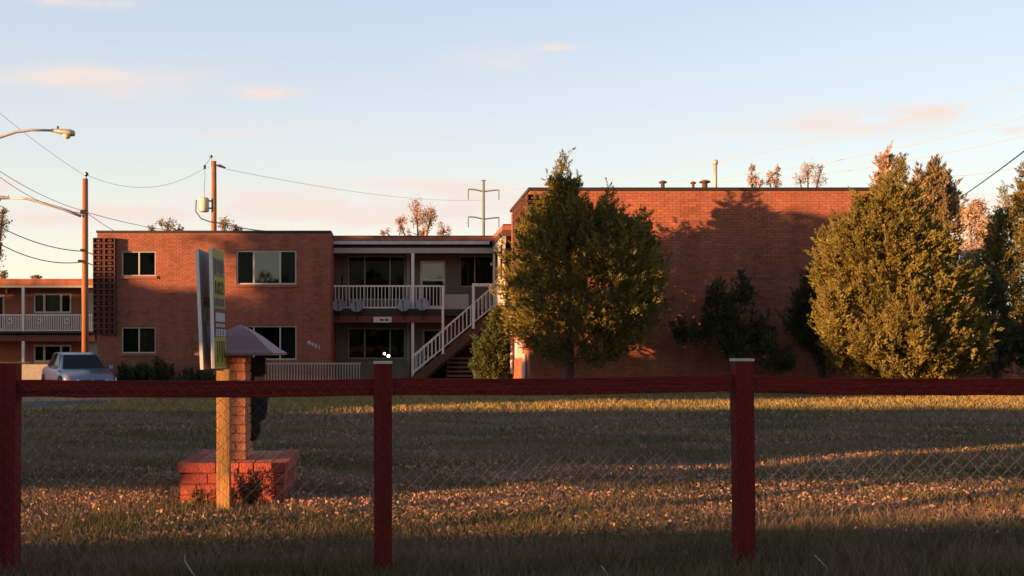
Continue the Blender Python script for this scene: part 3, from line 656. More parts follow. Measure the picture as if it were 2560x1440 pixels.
def juniper(name, label, D, base_px, lobes, m='juniper', sp=.33, leaf=.05, dens=1.0, nleaf=46, trunk=True, ground=None, cat='tree', group=None, up=1.05):
    bx = X(base_px, D); g0 = float(gh(bx, D)) if ground is None else ground
    T = thing(name, label, cat, (bx, D, g0), group); allv = []; core = []
    for lb in lobes:
        px, pt, pb, rp = lb[:4]; dyy = lb[4] if len(lb) > 4 else 0; kw = lb[5] if len(lb) > 5 else {}
        cx, z1, z0, r = X(px, D), Z(pt, D)-sp*.9, Z(pb, D), rp/F*D; key = kw.get('outline')
        n = int(dens*(2*math.pi*r*(z1-z0))*15/(sp/.33)**2)+20
        npl = int(dens*(2.0 if key else 1.15)*(2*math.pi*r*(z1-z0))*4.4/(sp/.33)**2)+8; ms = 9
        P, O, t = outline_points(npl, key, D) if key else lobe_points(npl, cx, D+dyy, z0, z1, r*.9, **kw)
        Dp = O*(.75-t[:, None]*.55)+np.array([0, 0, up])*(.75+t[:, None]*.6)+rng.normal(size=P.shape)*.16; Dp /= np.linalg.norm(Dp, axis=1, keepdims=True)
        Lp = sp*(2.3 if key else 1.9)*(.55+.8*rng.random(npl)); ms = 10 if key else 9; tt = (np.arange(ms)+rng.random((npl, ms)))/ms; tt = np.minimum(tt, 1.0)
        a_, b_ = frames(Dp); an = rng.random((npl, ms))*2*np.pi; rr_ = (sp*.40*(1-tt*.9)**.8)*(.5+.5*rng.random((npl, ms)))
        outv = a_[:, None]*np.cos(an)[..., None]+b_[:, None]*np.sin(an)[..., None]
        Q = P[:, None]-Dp[:, None]*(Lp*.45)[:, None, None]+Dp[:, None]*(tt*Lp[:, None])[..., None]+outv*rr_[..., None]
        Dr = Dp[:, None]*.9+outv*.55+rng.normal(size=Q.shape)*.15; Dr /= np.linalg.norm(Dr, axis=2, keepdims=True); Q = Q.reshape(-1, 3); Dr = Dr.reshape(-1, 3)
        L = sp*.62*(.6+.8*rng.random(len(Q))); allv.append(sprays(Q-Dr*L[:, None]*.3, Dr, L, np.full(len(Q), sp*.14), int(nleaf*.72), leaf*1.05, .17)); n = npl*3
        # dense inner twigs
        P, O, t = outline_points(int(n*1.15), key, D, .35) if key else lobe_points(int(n*.5), cx, D+dyy, z0+.1, z1-.35, r*.72, surf=.2)
        if key: P[:, 0] = cx+(P[:, 0]-cx)*.93; P[:, 2] -= .12
        Dr = O+np.array([0, 0, .7]); Dr /= np.linalg.norm(Dr, axis=1, keepdims=True)
        core.append(sprays(P, Dr, np.full(len(P), sp), np.full(len(P), sp*.45), 26, leaf*1.5, .4))
    tris_mesh('crown', np.concatenate(allv+core), m, T)
    if trunk:
        b = MB(); zt_ = sorted(Z(lb[2], D) for lb in lobes)[len(lobes)//3]+.6
        ztop = Z(min(lb[1] for lb in lobes), D)-.5
        b.tube([(bx, D, g0-.05), (bx+.05, D, g0+.5), (bx-.03, D, zt_), (X(lobes[0][0], D), D, ztop)], [.13, .10, .08, .015], 8)
        for lb in lobes[1:]:
            b.tube([(bx, D, zt_-.5), ((bx+X(lb[0],D))/2, D, zt_+.1), (X(lb[0], D), D+(lb[4] if len(lb) > 4 else 0), Z(lb[1], D)*.5+Z(lb[2], D)*.5)], [.07, .055, .02], 7)
        b.build('trunk', 'bark', T, True)
    return T
juniper('juniper_tree', 'tall golden green juniper in front of the left end of the blank brick wall', 24.4, 1420,
        [(1450,420,890,175,0,dict(outline='t1')), (1408,392,540,24,-.1,dict(sharp=1.0)), (1520,480,620,34,-.2,dict(sharp=.9)), (1612,540,640,24,.3)], dens=1.0)
juniper('juniper_tree', 'broad golden green juniper covering the right end of the brick wall', 23.8, 2248,
        [(2250,430,925,190,0,dict(outline='t2')), (2244,398,560,28,-.1,dict(sharp=1.1)), (2143,475,640,22,0), (2062,680,900,22,-.6), (2385,800,925,30,-.6), (2180,740,925,50,-1.5), (2110,800,905,36,-1.2)], dens=1.0)
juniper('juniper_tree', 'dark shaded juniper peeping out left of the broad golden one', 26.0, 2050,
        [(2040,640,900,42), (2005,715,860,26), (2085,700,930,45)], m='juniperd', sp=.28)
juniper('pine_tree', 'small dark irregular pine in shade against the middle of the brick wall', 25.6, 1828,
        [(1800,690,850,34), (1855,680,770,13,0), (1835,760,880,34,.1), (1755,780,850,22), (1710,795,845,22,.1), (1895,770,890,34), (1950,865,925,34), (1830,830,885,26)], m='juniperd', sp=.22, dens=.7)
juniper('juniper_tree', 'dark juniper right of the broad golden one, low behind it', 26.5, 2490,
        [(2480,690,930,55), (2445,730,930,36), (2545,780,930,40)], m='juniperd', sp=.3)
juniper('spruce_tree', 'golden spruce cut by the right edge of the photo', 29, 2585,
        [(2572,400,960,80,0,dict(sharp=1.2, belly=.2)), (2520,470,900,48), (2490,540,880,38)], sp=.38, up=.5)
juniper('columnar_juniper', 'low dark green juniper beside the foot of the outside stair', 31, 1240,
        [(1250,760,960,32), (1215,815,960,26), (1232,790,965,34,-.3)], m='shrub', sp=.3, trunk=False, cat='shrub', dens=1.3)
# clipped dark shrubs along the left wing
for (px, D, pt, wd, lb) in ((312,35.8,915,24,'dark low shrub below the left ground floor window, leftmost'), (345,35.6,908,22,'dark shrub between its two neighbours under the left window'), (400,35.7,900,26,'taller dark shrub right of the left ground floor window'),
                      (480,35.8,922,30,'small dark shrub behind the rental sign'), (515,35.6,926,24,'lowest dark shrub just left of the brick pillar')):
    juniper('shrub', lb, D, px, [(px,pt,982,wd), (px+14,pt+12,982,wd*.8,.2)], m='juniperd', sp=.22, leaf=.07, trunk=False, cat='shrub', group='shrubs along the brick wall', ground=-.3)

def leafy(name, label, D, base_px, clumps, n, leaf, m='autumn', ground=-.3, group=None, base_y=None):
    bx = X(base_px, D); T = thing(name, label, 'tree', (bx, D, ground), group); vs = []
    b = MB(); zlow = min(Z(c[1], D)-c[3]/F*D for c in clumps)
    zl = ground+(zlow-ground)*.8
    b.tube([(bx, D, ground), (bx+.05, D, zl*.6), (bx, D, zl)], [.2, .15, .11], 7)
    tot_ = sum(c[2]*c[3] for c in clumps)
    for (px, py, rx, rz) in clumps:
        c0 = np.array([X(px, D), D, Z(py, D)]); rxx, rzz = rx/F*D, rz/F*D
        mcl = max(4, int(26*rx*rz/tot_*len(clumps)**.5))
        cc = c0+rv(mcl)*(rng.random((mcl, 1))**.45)*np.array([rxx, rxx, rzz])
        k = max(3, int(2.6*n*rx*rz/tot_/mcl)); p = cc[:, None]+rng.normal(size=(mcl, k, 3))*np.array([.16, .16, .22])*min(rxx, rzz)*1.5
        p = p.reshape(-1, 3); a = rv(len(p))*leaf*.62*(.5+rng.random((len(p), 1))); a2 = rv(len(p))*leaf*.62*(.5+rng.random((len(p), 1)))*.7
        vs.append(np.stack([p-a, p-a2, p+a, p+a2], 1))
        tip = (c0[0], c0[1], c0[2]+rzz*.8); b.tube([(bx, D, zl*.8), ((bx+c0[0])/2, D, (zl+c0[2])/2-rzz*.2), tuple(c0), tip], [.09, .06, .035, .01], 5)
        for q in cc[:8]: b.tube([tuple(c0-np.array([0, 0, rzz*.4])), tuple(q)], [.025, .008], 4)
    tris_mesh('crown', np.concatenate(vs), m, T); b.build('trunk', 'bark', T, True); return T
G = 'trees showing above the roofs'
leafy('autumn_tree', 'sparse pinkish autumn tree above the recessed middle roof', 62, 1050, [(1042,535,26,38),(1075,548,24,34),(1000,560,18,24),(1110,575,24,16),(965,580,18,10),(1050,585,50,12)], 1500, .085, 'autumnp', group=G)
leafy('autumn_tree', 'thin autumn treetop on the roofline right of the tall pipe', 62, 1880, [(1879,425,8,14),(1882,448,14,18),(1900,460,14,8)], 420, .08, 'autumnp', group=G)
leafy('autumn_tree', 'narrow twin autumn treetop, middle one above the brick wall', 62, 1935, [(1944,425,8,20),(1925,448,10,18),(1945,456,12,14)], 460, .08, 'autumnp', group=G)
leafy('autumn_tree', 'wider sparse autumn treetop left of the broad juniper', 62, 2020, [(2020,432,22,22),(2052,425,8,16),(2000,450,16,16),(2045,450,18,16)], 480, .08, 'autumnp', group=G)
leafy('autumn_tree', 'yellowish treetop just above the left wing roof, left of the pole', 60, 410, [(378,572,12,10),(420,562,26,14),(445,572,20,8)], 260, .09, 'autumn', group=G)
leafy('autumn_tree', 'low treetop on the left wing roofline right of the pole', 60, 570, [(560,562,20,14),(590,570,18,9)], 260, .09, 'autumn', group=G)
leafy('autumn_tree', 'leafy branch tips cut by the left edge above the far building', 40, -20, [(-8,560,26,46),(8,530,10,18),(2,620,14,18),(-30,600,40,60)], 900, .07, 'autumn', group=G)
leafy('autumn_tree', 'tiny treetop above the far building at the left edge', 75, 5, [(4,692,14,14),(12,684,8,8)], 160, .11, 'autumn', group=G)
leafy('autumn_tree', 'tiny treetop above the far building, left of the wooden pole', 75, 88, [(88,692,13,5),(96,694,10,4)], 120, .1, 'autumn', group=G)
juniper('spruce_tree', 'slender pinkish spruce top rising behind the broad juniper', 42, 2214, [(2213,356,640,26,0,dict(sharp=1.4, belly=.25))], m='autumnp', sp=.42, leaf=.09, dens=.8, ground=-.3)
juniper('spruce_tree', 'warm lit rounded evergreen behind the right end of the roof', 40, 2335, [(2340,402,700,52,0,dict(belly=.5)), (2300,415,640,26), (2375,440,640,24)], m='autumn', sp=.42, leaf=.09, dens=.8, ground=-.3)
leafy('autumn_tree', 'loose pale autumn tree with sky gaps between the two right evergreens', 38, 2440, [(2425,540,32,34),(2450,570,44,50),(2430,640,42,50),(2475,620,36,56),(2460,700,50,60),(2440,520,14,22)], 5200, .07, 'autumnp', group=G)

# ------------------------------------------------------------------ monument
MX0, MX1, MY0, MY1 = X(446,7.53), X(712,7.53), 7.53, 8.55
zb = Z(1156, 7.53)
MO = thing('brick_monument', 'red brick plinth with slim brick pillar under a small pyramid roof', 'monument', (-1.17, 8.0, 0))
MB().box(MX0+.012, MX1-.012, MY0+.012, MY1-.012, -.1, zb-.012).build('mortar_core', 'mmortar', MO)
def brick_obj(x0, x1, y0, y1, z0, z1, m, name='brick'):
    b = MB(); e = .004; jx, jz = random.uniform(-.002,.002), random.uniform(-.0015,.0015)
    x0 += jx; x1 += jx; z0 += jz; z1 += jz
    v = []
    for (dd, z) in ((e, z0), (0, z0+e), (0, z1-e), (e, z1)):
        v += [(x0+dd, y0+dd, z), (x1-dd, y0+dd, z), (x1-dd, y1-dd, z), (x0+dd, y1-dd, z)]
    f = [(3,2,1,0), (12,13,14,15)]
    for r in range(3):
        for k in range(4): f.append((r*4+k, r*4+(k+1) % 4, (r+1)*4+(k+1) % 4, (r+1)*4+k))
    b.add(v, f); return b.build(name, m, MO)
rows = 4; hh = (zb+.03)/rows
for r in range(rows):
    z0, z1 = -.03+r*hh+.004, -.03+(r+1)*hh-.004
    e = .012 if r == rows-1 else 0      # the top course stands a little proud
    nn = 3
    cuts = [MX0-e, MX0+.27, MX0+.44, MX0+.545, MX1+e] if r == rows-1 else ([MX0+.012, MX0+.13, MX0+.33, MX0+.53, MX0+.70, MX1-.012] if r % 2 else [MX0+.012, MX0+.21, MX0+.41, MX0+.61, MX1-.012])
    for a_, c_ in zip(cuts[:-1], cuts[1:]): brick_obj(a_+.004, c_-.004, MY0-e, MY0+.1, z0, z1, 'mbrick')
    yc = list(np.arange(MY0+.1+(.1 if r % 2 else 0), MY1-.06, .2))+[MY1+e]
    if r % 2: yc = [MY0+.1]+yc
    for a_, c_ in zip(yc[:-1], yc[1:]):
        brick_obj(MX0-e+(.012 if not e else 0), MX0+.1, a_+.004, c_-.004, z0, z1, 'mbrick'); brick_obj(MX1-.1, MX1+e-(.012 if not e else 0), a_+.004, c_-.004, z0, z1, 'mbrick')
for i, xa in enumerate(np.arange(MX0+.104, MX1-.15, .147)):       # bricks laid flat on top
    for ya in np.arange(MY0+.11, MY1-.2, .205):
        brick_obj(xa, min(xa+.14, MX1-.104), ya, ya+.197, zb-.04, zb-.003, 'mtop')
# pillar
PX0, PX1, PY0, PY1 = X(544,7.7), X(614,7.7), 7.7, 8.1
zp0, zp1 = zb-.002, 1.07
MB().box(PX0+.01, PX1-.01, PY0+.01, PY1-.01, zp0, zp1).build('pillar_core', 'pmortar', MO)
nr = int(round((zp1-zp0)/.0655)); ph = (zp1-zp0)/nr
for r in range(nr):
    z0, z1 = zp0+r*ph+.004, zp0+(r+1)*ph-.004
    cut = PX0+(.135 if r % 2 else .1)
    cs = [PX0, cut, PX1] if r % 2 else [PX0, PX1-.001]
    for a_, c_ in zip(cs[:-1], cs[1:]): brick_obj(a_+.003, c_-.003, PY0, PY0+.095, z0, z1, 'pbrick')
    for a_, c_ in ((PY0+.1, PY0+.2), (PY0+.2, PY1)) if r % 2 else ((PY0+.1, PY0+.3), (PY0+.3, PY1)):
        brick_obj(PX0, PX1, a_+.003, c_-.003, z0, z1, 'pbrick')
# canopy: four flared faces
cx0, cx1, cy0, cy1 = X(486,7.43), X(684,7.43), 7.43, 8.36; apx = (X(600,7.9), 7.9)
prof = [(1.0,1.062),(1.0,1.078),(.86,1.104),(.7,1.146),(.5,1.2),(.3,1.245),(.15,1.272),(.0,1.292)]
rings = []
for s_, z in prof: rings.append([(apx[0]+(px-apx[0])*s_, apx[1]+(py-apx[1])*s_, z) for px, py in ((cx0,cy0),(cx1,cy0),(cx1,cy1),(cx0,cy1))])
b = MB(); vs = [p for r in rings for p in r]; fs = [(3,2,1,0)]
for r in range(len(rings)-1):
    for k in range(4): fs.append((r*4+k, r*4+(k+1) % 4, (r+1)*4+(k+1) % 4, (r+1)*4+k))
b.add(vs, fs); b.build('roof', 'canopy', MO)
# black fitting on the pillar's right side
prof = [(622,893),(662,893),(664,935),(650,942),(634,940),(640,960),(655,985),(668,990),(667,1020),(662,1048),(649,1056),(650,1080),(640,1100),(624,1106),(620,1085),(628,1055),(620,1030),(626,1000),(618,985),(616,940)]
MB().prism([(X(p[0],8.0)+.0, Z(p[1],8.0)) for p in prof], 8.0, 8.08).build('bracket', 'black', MO)
# weeds in front of the plinth
def weed(name, label, cx, cy, n, h, spread, m='weed'):
    T = thing(name, label, 'plant', (cx, cy, 0)); b = MB(); vs = []
    for i in range(n):
        a = random.uniform(0, 6.28); r = random.random()*spread; hh_ = h*random.uniform(.5, 1)
        p0 = Vector((cx+math.cos(a)*r*.4, cy+math.sin(a)*r*.15, 0)); p1 = Vector((cx+math.cos(a)*r, cy+math.sin(a)*r*.3-.02, hh_)); pm = (p0+p1)/2+Vector((0, 0, hh_*.15))
        b.tube([p0, pm, p1], [.003, .002, .001], 4, False)
        for k in range(22):
            t = .25+.75*random.random(); q = p0.lerp(p1, t)+Vector((random.gauss(0,.012), random.gauss(0,.012), random.gauss(0,.01)))
            d = rv(1)[0]*random.uniform(.012,.028); e_ = rv(1)[0]*random.uniform(.006,.012); vs.append([np.array(q)-e_, np.array(q)+d, np.array(q)+e_])
    b.build('stem', 'bark', T); tris_mesh('leaves', np.array(vs), m, T)
weed('weed', 'tangled orange and red weeds growing against the right half of the plinth', X(625,7.4), 7.42, 46, .27, .17)
weed('weed', 'small dry yellow weed at the left foot of the plinth', X(490,7.4), 7.44, 14, .12, .14)

for lbl, pts in (('long pale curved dry stalk at the bottom edge in front of the fence', [(-.93,5.0,-.02),(-.965,4.98,.03),(-1.0,4.97,.09),(-.998,4.97,.13)]), ('short pale dry stalk near the middle fence post foot', [(1.02,4.9,-.02),(1.0,4.88,.05),(.97,4.87,.09)]), ('pale dry stalk bending left at the lower right', [(2.1,5.0,-.02),(2.07,4.98,.06),(2.01,4.97,.12)])):
    tag(MB().tube(pts, [.004,.0035,.003,.0015][:len(pts)], 5).build('dry_stalk', 'fcap'), lbl, 'stalk', 'dry stalks at the fence foot')
# ------------------------------------------------------------------ rental sign
RS = thing('rental_sign', 'tall double sided rental sign with yellow and red panel on a wooden post', 'sign', (X(557,7.25), 7.28, 0))
ps = MB(); D = 7.25
ps.box(X(541,D), X(573,D), D, D+.09, -.05, Z(921,D)).build('post', 'post', RS)
def slab_between(xa, ya, xb, yb, th, z0, z1, name, m, parent, zt2=None):
    d = Vector((xb-xa, yb-ya, 0)).normalized(); q = Vector((d.y, -d.x, 0))*th
    P = [(xa,ya),(xb,yb),(xb-q.x,yb-q.y),(xa-q.x,ya-q.y)]
    b = MB(); b.add([(p[0],p[1],z0) for p in P]+[(p[0],p[1],z1) for p in P], [(0,1,2,3),(7,6,5,4),(0,4,5,1),(1,5,6,2),(2,6,7,3),(3,7,4,0)]); return b.build(name, m, parent)
# right panel: printed face looks right
ax, ay = X(536,7.2), 7.2; bx2, by2 = X(566,7.5), 7.5
p2 = slab_between(ax, ay, bx2, by2, .022, Z(921,7.2), Z(618,7.2), 'panel', 'pedge', RS); p2['label'] = 'right sign panel printed yellow, grey, red and white'
def decal(ya, yb, m, t0=.04, t1=.97, off=.004, name='print'):
    xa, ya_ = ax+(bx2-ax)*t0, ay+(by2-ay)*t0; xb, yb_ = ax+(bx2-ax)*t1, ay+(by2-ay)*t1
    d = Vector((bx2-ax, by2-ay, 0)).normalized(); q = Vector((d.y, -d.x, 0))
    z1, z0 = Z(ya, 7.2), Z(yb, 7.2)
    return slab_between(xa+q.x*off, ya_+q.y*off, xb+q.x*off, yb_+q.y*off, .003, z0, z1, name, m, p2)
decal(619, 770, 'yellow', name='yellow_print'); decal(770, 842, 'sred', name='red_print'); decal(842, 919, 'yellow', name='yellow_print')
decal(642, 688, 'sgrey', .1, .9, .0075, 'grey_print'); decal(742, 765, 'sgrey', .1, .88, .0075, 'grey_print')
decal(780, 803, 'swhite', .12, .88, .0075, 'white_print'); decal(822, 840, 'swhite', .12, .92, .0075, 'white_print')
for k in range(5): decal(808, 817, 'swhite', .14+k*.155, .14+k*.155+.1, .0075, 'lettering')
for k in range(3): decal(824, 838, 'sdark', .25+k*.22, .28+k*.22, .0105, 'lettering')
for k in range(6): decal(646+(k % 2)*3, 684-(k % 3)*4, 'sdark', .16+k*.125, .19+k*.125, .0105, 'lettering')
for k in range(5): decal(745, 762, 'sdark', .16+k*.15, .20+k*.15, .0105, 'lettering')
for k in range(4): decal(852, 905-(k % 2)*10, 'sdark', .2+k*.18, .27+k*.18, .0075, 'lettering')
def glyph_text(s, ya, yb, t0, t1):
    cu = bpy.data.curves.new('lettering', 'FONT'); cu.body = s; cu.size = 1; cu.extrude = .001; cu.offset = .02
    t_ = bpy.data.objects.new('t', cu); COL.objects.link(t_); dg = bpy.context.evaluated_depsgraph_get(); me = bpy.data.meshes.new_from_object(t_.evaluated_get(dg)); bpy.data.objects.remove(t_)
    n = len(me.vertices); co = np.empty(n*3); me.vertices.foreach_get('co', co); co = co.reshape(-1, 3)
    lo, hi = co.min(0), co.max(0); u = (co[:, 0]-lo[0])/(hi[0]-lo[0]); v = (co[:, 1]-lo[1])/(hi[1]-lo[1]); t = t0+(t1-t0)*u
    z1, z0 = Z(ya, 7.2), Z(yb, 7.2); d = Vector((bx2-ax, by2-ay, 0)).normalized(); q = Vector((d.y, -d.x, 0))*.008; o = wpos(p2)
    P = np.stack([ax+(bx2-ax)*t+q.x+co[:, 2]*d.y, ay+(by2-ay)*t+q.y-co[:, 2]*d.x, z0+(z1-z0)*v], -1)-np.array(o)
    me.vertices.foreach_set('co', P.ravel()); me.materials.clear(); me.materials.append(M['sdark'])
    ob = bpy.data.objects.new('lettering', me); COL.objects.link(ob); ob.parent = p2
glyph_text('1&2', 700, 733, .16, .84)
# left panel: plain glossy back
cx_, cy_ = X(508,7.2), 7.2; ex_, ey_ = X(535,7.52), 7.52
p1 = MB()
zt1, zt2, zlo = Z(622,7.2), Z(621,7.2), Z(924,7.2)
p1 = slab_between(cx_, cy_, ex_, ey_, .02, zlo, zt1, 'panel', 'panel', RS); p1['label'] = 'left sign panel, plain glossy white'
MB().box(cx_-.018, cx_+.004, cy_-.016, cy_-.003, zlo, zt1).build('panel_edge', 'pedge', RS)
MB().box(ax-.014, ax+.004, ay-.016, ay-.003, Z(921,7.2), Z(618,7.2)).build('panel_edge', 'pedge', RS)
b = MB(); D = 7.3
b.box(X(500,D), X(528,D), D+.0, D+.06, Z(768,D), Z(742,D)); b.tube([(X(504,D), D-.02, Z(755,D)), (X(524,D), D+.03, Z(750,D))], .02, 7); b.build('clamp', 'nest', RS)  # brown block and bar between the panels
MB().box(X(514,D), X(519,D), D-.01, D+.01, Z(806,D), Z(768,D)).build('strap', 'concrete', RS)
MB().box(X(526,D)+.0, X(534,D), 7.42, 7.46, zlo+.05, Z(700,D)).build('dark_strip', 'black', RS)  # black strip in the gap between the panels

def lean(o, k, done):
    if o.type == 'MESH' and o.data.name not in done:
        done.add(o.data.name); w = wpos(o); n = len(o.data.vertices); co = np.empty(n*3, np.float32); o.data.vertices.foreach_get('co', co); co = co.reshape(-1, 3)
        co[:, 0] -= (co[:, 2]+w.z-zlo)*k; o.data.vertices.foreach_set('co', co.ravel()); o.data.update()
    for ch in o.children: lean(ch, k, done)
_d = set(); lean(p1, .042, _d); lean(p2, .022, _d)
for o in RS.children:
    if o.name.startswith('panel_edge'): lean(o, .042 if o.data.vertices[0].co.x+wpos(o).x < X(520,7.2) else .022, _d)
    if o.name.startswith(('clamp', 'strap')): lean(o, .02, _d)
# ------------------------------------------------------------------ red fence with wire mesh
YFN = 5.25
FE = thing('fence', 'red painted timber post and rail fence with chain link wire', 'fence', (0, YFN, 0))
PXS = [(-1.94,1.033,0),(-.056,1.030,1),(1.756,1.043,1),(3.60,1.04,1),(-3.8,1.03,0)]
for i, (px, zt_, cap) in enumerate(PXS):
    w2 = .045; b = MB(); g0 = float(gh(px, YFN))-.1; n = 8
    for k in range(n):
        z0, z1 = g0+(zt_-g0)*k/n, g0+(zt_-g0)*(k+1)/n
        if k == 0: vs0 = None
    lx = .012 if i == 2 else (-.006 if i == 0 else .002)       # posts lean slightly
    def pc(z, j): return [(px+lx*(1-z)+sx*(w2+j*random.uniform(-.001,.0015)), YFN-.045+(.0 if sy < 0 else .09), z) for sx, sy in ((-1,-1),(1,-1),(1,1),(-1,1))]
    vs = []; 
    for k in range(n+1): vs += pc(g0+(zt_-g0)*k/n, 1)
    fs = [(3,2,1,0), tuple(4*n+k for k in range(4))]
    for k in range(n):
        for q in range(4): fs.append((k*4+q, k*4+(q+1) % 4, (k+1)*4+(q+1) % 4, (k+1)*4+q))
    b.add(vs, fs); po = b.build('post', 'fence', FE)
    if cap: MB().box(px-w2-.002, px+w2+.002, YFN-.048, YFN+.048, zt_+.001, zt_+.014).build('cap', 'fcap', po)
def rail(xa, za, xb, zb_, h=.084, sag=.6):
    b = MB(); n = 12; vs = []
    for k in range(n+1):
        t = k/n; x_ = xa+(xb-xa)*t; z_ = za+(zb_-za)*t-.012*4*t*(1-t)*sag; j = random.uniform(-.002,.002)
        vs += [(x_,YFN-.02,z_-h+j),(x_,YFN+.018,z_-h+j),(x_,YFN+.018,z_+j),(x_,YFN-.02,z_+j)]
    fs = [(0,1,2,3), tuple(4*n+k for k in (3,2,1,0))]
    for k in range(n):
        for q in range(4): fs.append((k*4+q, (k+1)*4+q, (k+1)*4+(q+1) % 4, k*4+(q+1) % 4))
    b.add(vs, fs); rl_ = b.build('rail', 'fencer', FE)
    for xx in (xa+.03, xb-.03):
        for dz_ in (.025, .06): MB().tube([(xx, YFN-.0205, za+(zb_-za)*(0 if xx < (xa+xb)/2 else 1)-dz_), (xx, YFN-.025, za+(zb_-za)*(0 if xx < (xa+xb)/2 else 1)-dz_)], .006, 8).build('bolt', 'insul', rl_)
    return rl_
zf = lambda py: Z(py, YFN-.02)
rail(-3.755, zf(951), -1.987, zf(950)); rail(-1.893, zf(950), -.103, zf(948)); rail(-.009, zf(946), 1.709, zf(937)); rail(1.803, zf(941), 3.553, zf(945))
# chain link: interlocking zigzag wires
b = MB(); pit = .0765; ym = YFN-.052; zt_ = .925; nx = int(7.5/pit)
for i in range(nx):
    x0 = -3.85+i*pit; pts = []; z = zt_; s_ = 0
    steps = int((zt_+.02)/(pit*.5))
    for k in range(steps+1):
        xx = x0+(pit*.5 if (k % 2) else 0)+(0 if i % 2 == 0 else 0)
        pts.append((xx+.0015*math.sin(k*1.7+i), ym+(.002 if k % 2 else -.002)+.004*math.sin(x0*2+k*.2), zt_-k*pit*.5))
    b.tube(pts, .0014, 3, False)
    pts2 = [(x0+(0 if (k % 2) else pit*.5)-pit*.0, p[1]+.003, p[2]) for k, p in enumerate(pts)]
    # neighbour wire, mirrored, closes the diamonds
    b.tube([(x0+pit*.5+(pit*.5 if (k % 2 == 0) else 0)-.0, p[1]+.002, p[2]) for k, p in enumerate(pts)], .0014, 3, False)
stuff(b.build('chain_link', 'wire', FE))

# ------------------------------------------------------------------ car
C = thing('parked_car', 'silver blue hatchback parked nose towards the lawn, before the far building', 'car', (X(194,34), 34, -.38))
def cm_(b, name, m, parent=None, smooth=False):
    """mesh in car space"""
    me = bpy.data.meshes.new(name); me.from_pydata([tuple(v) for v in b.v], [], b.f); me.materials.append(M[m]); me.validate(); me.update()
    if smooth: me.polygons.foreach_set('use_smooth', [True]*len(me.polygons))
    o = bpy.data.objects.new(name, me); COL.objects.link(o); o.parent = parent or C; return o
st = [(-2.08,.42,.80,.70),(-2.0,.30,.90,.78),(-1.6,.24,.93,.83),(-.8,.22,.92,.85),(0,.22,.91,.85),(.8,.22,.90,.85),(1.15,.22,.86,.84),(1.6,.22,.79,.82),(1.9,.24,.71,.78),(2.06,.28,.60,.70),(2.12,.34,.48,.62)]
b = MB(); vs = []; nn = 10
for (x_, z0, z1, w_) in st:
    half = [(w_*.90, z0), (w_, z0+.14), (w_*1.0, (z0+z1)/2), (w_*.96, z1-.08), (w_*.86, z1)]
    ring = [(x_, -a, z) for a, z in half]+[(x_, a, z) for a, z in reversed(half)]
    vs += ring
fs = []
for i in range(len(st)-1):
    for k in range(nn): fs.append((i*nn+k, i*nn+(k+1) % nn, (i+1)*nn+(k+1) % nn, (i+1)*nn+k))
fs += [tuple(range(nn-1, -1, -1)), tuple((len(st)-1)*nn+k for k in range(nn))]
b.add(vs, fs); body = cm_(b, 'body', 'car', None, True)
# cabin: base and roof outlines
B0 = [(.98,.70,.88),(.0,.755,.91),(-1.0,.75,.92),(-1.88,.62,.92)]; T0 = [(.30,.54,1.33),(-.1,.57,1.405),(-.95,.56,1.39),(-1.40,.50,1.27)]
b = MB(); vs = []
for p in B0: vs += [p, (p[0],-p[1],p[2])]
for p in T0: vs += [p, (p[0],-p[1],p[2])]
fs = [(0,8,9,1)]+[(8+2*i, 8+2*i+2, 8+2*i+3, 8+2*i+1) for i in range(3)]+[(6,7,15,14)]
for i in range(3): fs += [(2*i,2*i+2,8+2*i+2,8+2*i), (2*i+1,8+2*i+1,8+2*i+3,2*i+3)]
b.add(vs, fs); rf_ = cm_(b, 'roof', 'car'); bm_ = rf_.modifiers.new('bevel', 'BEVEL'); bm_.width = .045; bm_.segments = 3
def lerp(a, c, t): return tuple(a[i]+(c[i]-a[i])*t for i in range(3))
def pane(q, name, off, ins=.08):
    """inset quad pushed along off"""
    c0 = tuple(sum(p[i] for p in q)/4 for i in range(3)); v = [tuple(lerp(p, c0, ins)[i]+off[i] for i in range(3)) for p in q]
    cm_(MB().add(v, [(0,1,2,3)]), name, 'carglass')
mir = lambda p: (p[0], -p[1], p[2])
pane([B0[0], mir(B0[0]), mir(T0[0]), T0[0]], 'windscreen', (.008,0,.008), .05); pane([B0[3], T0[3], mir(T0[3]), mir(B0[3])], 'rear_window', (-.01,0,.01), .1)
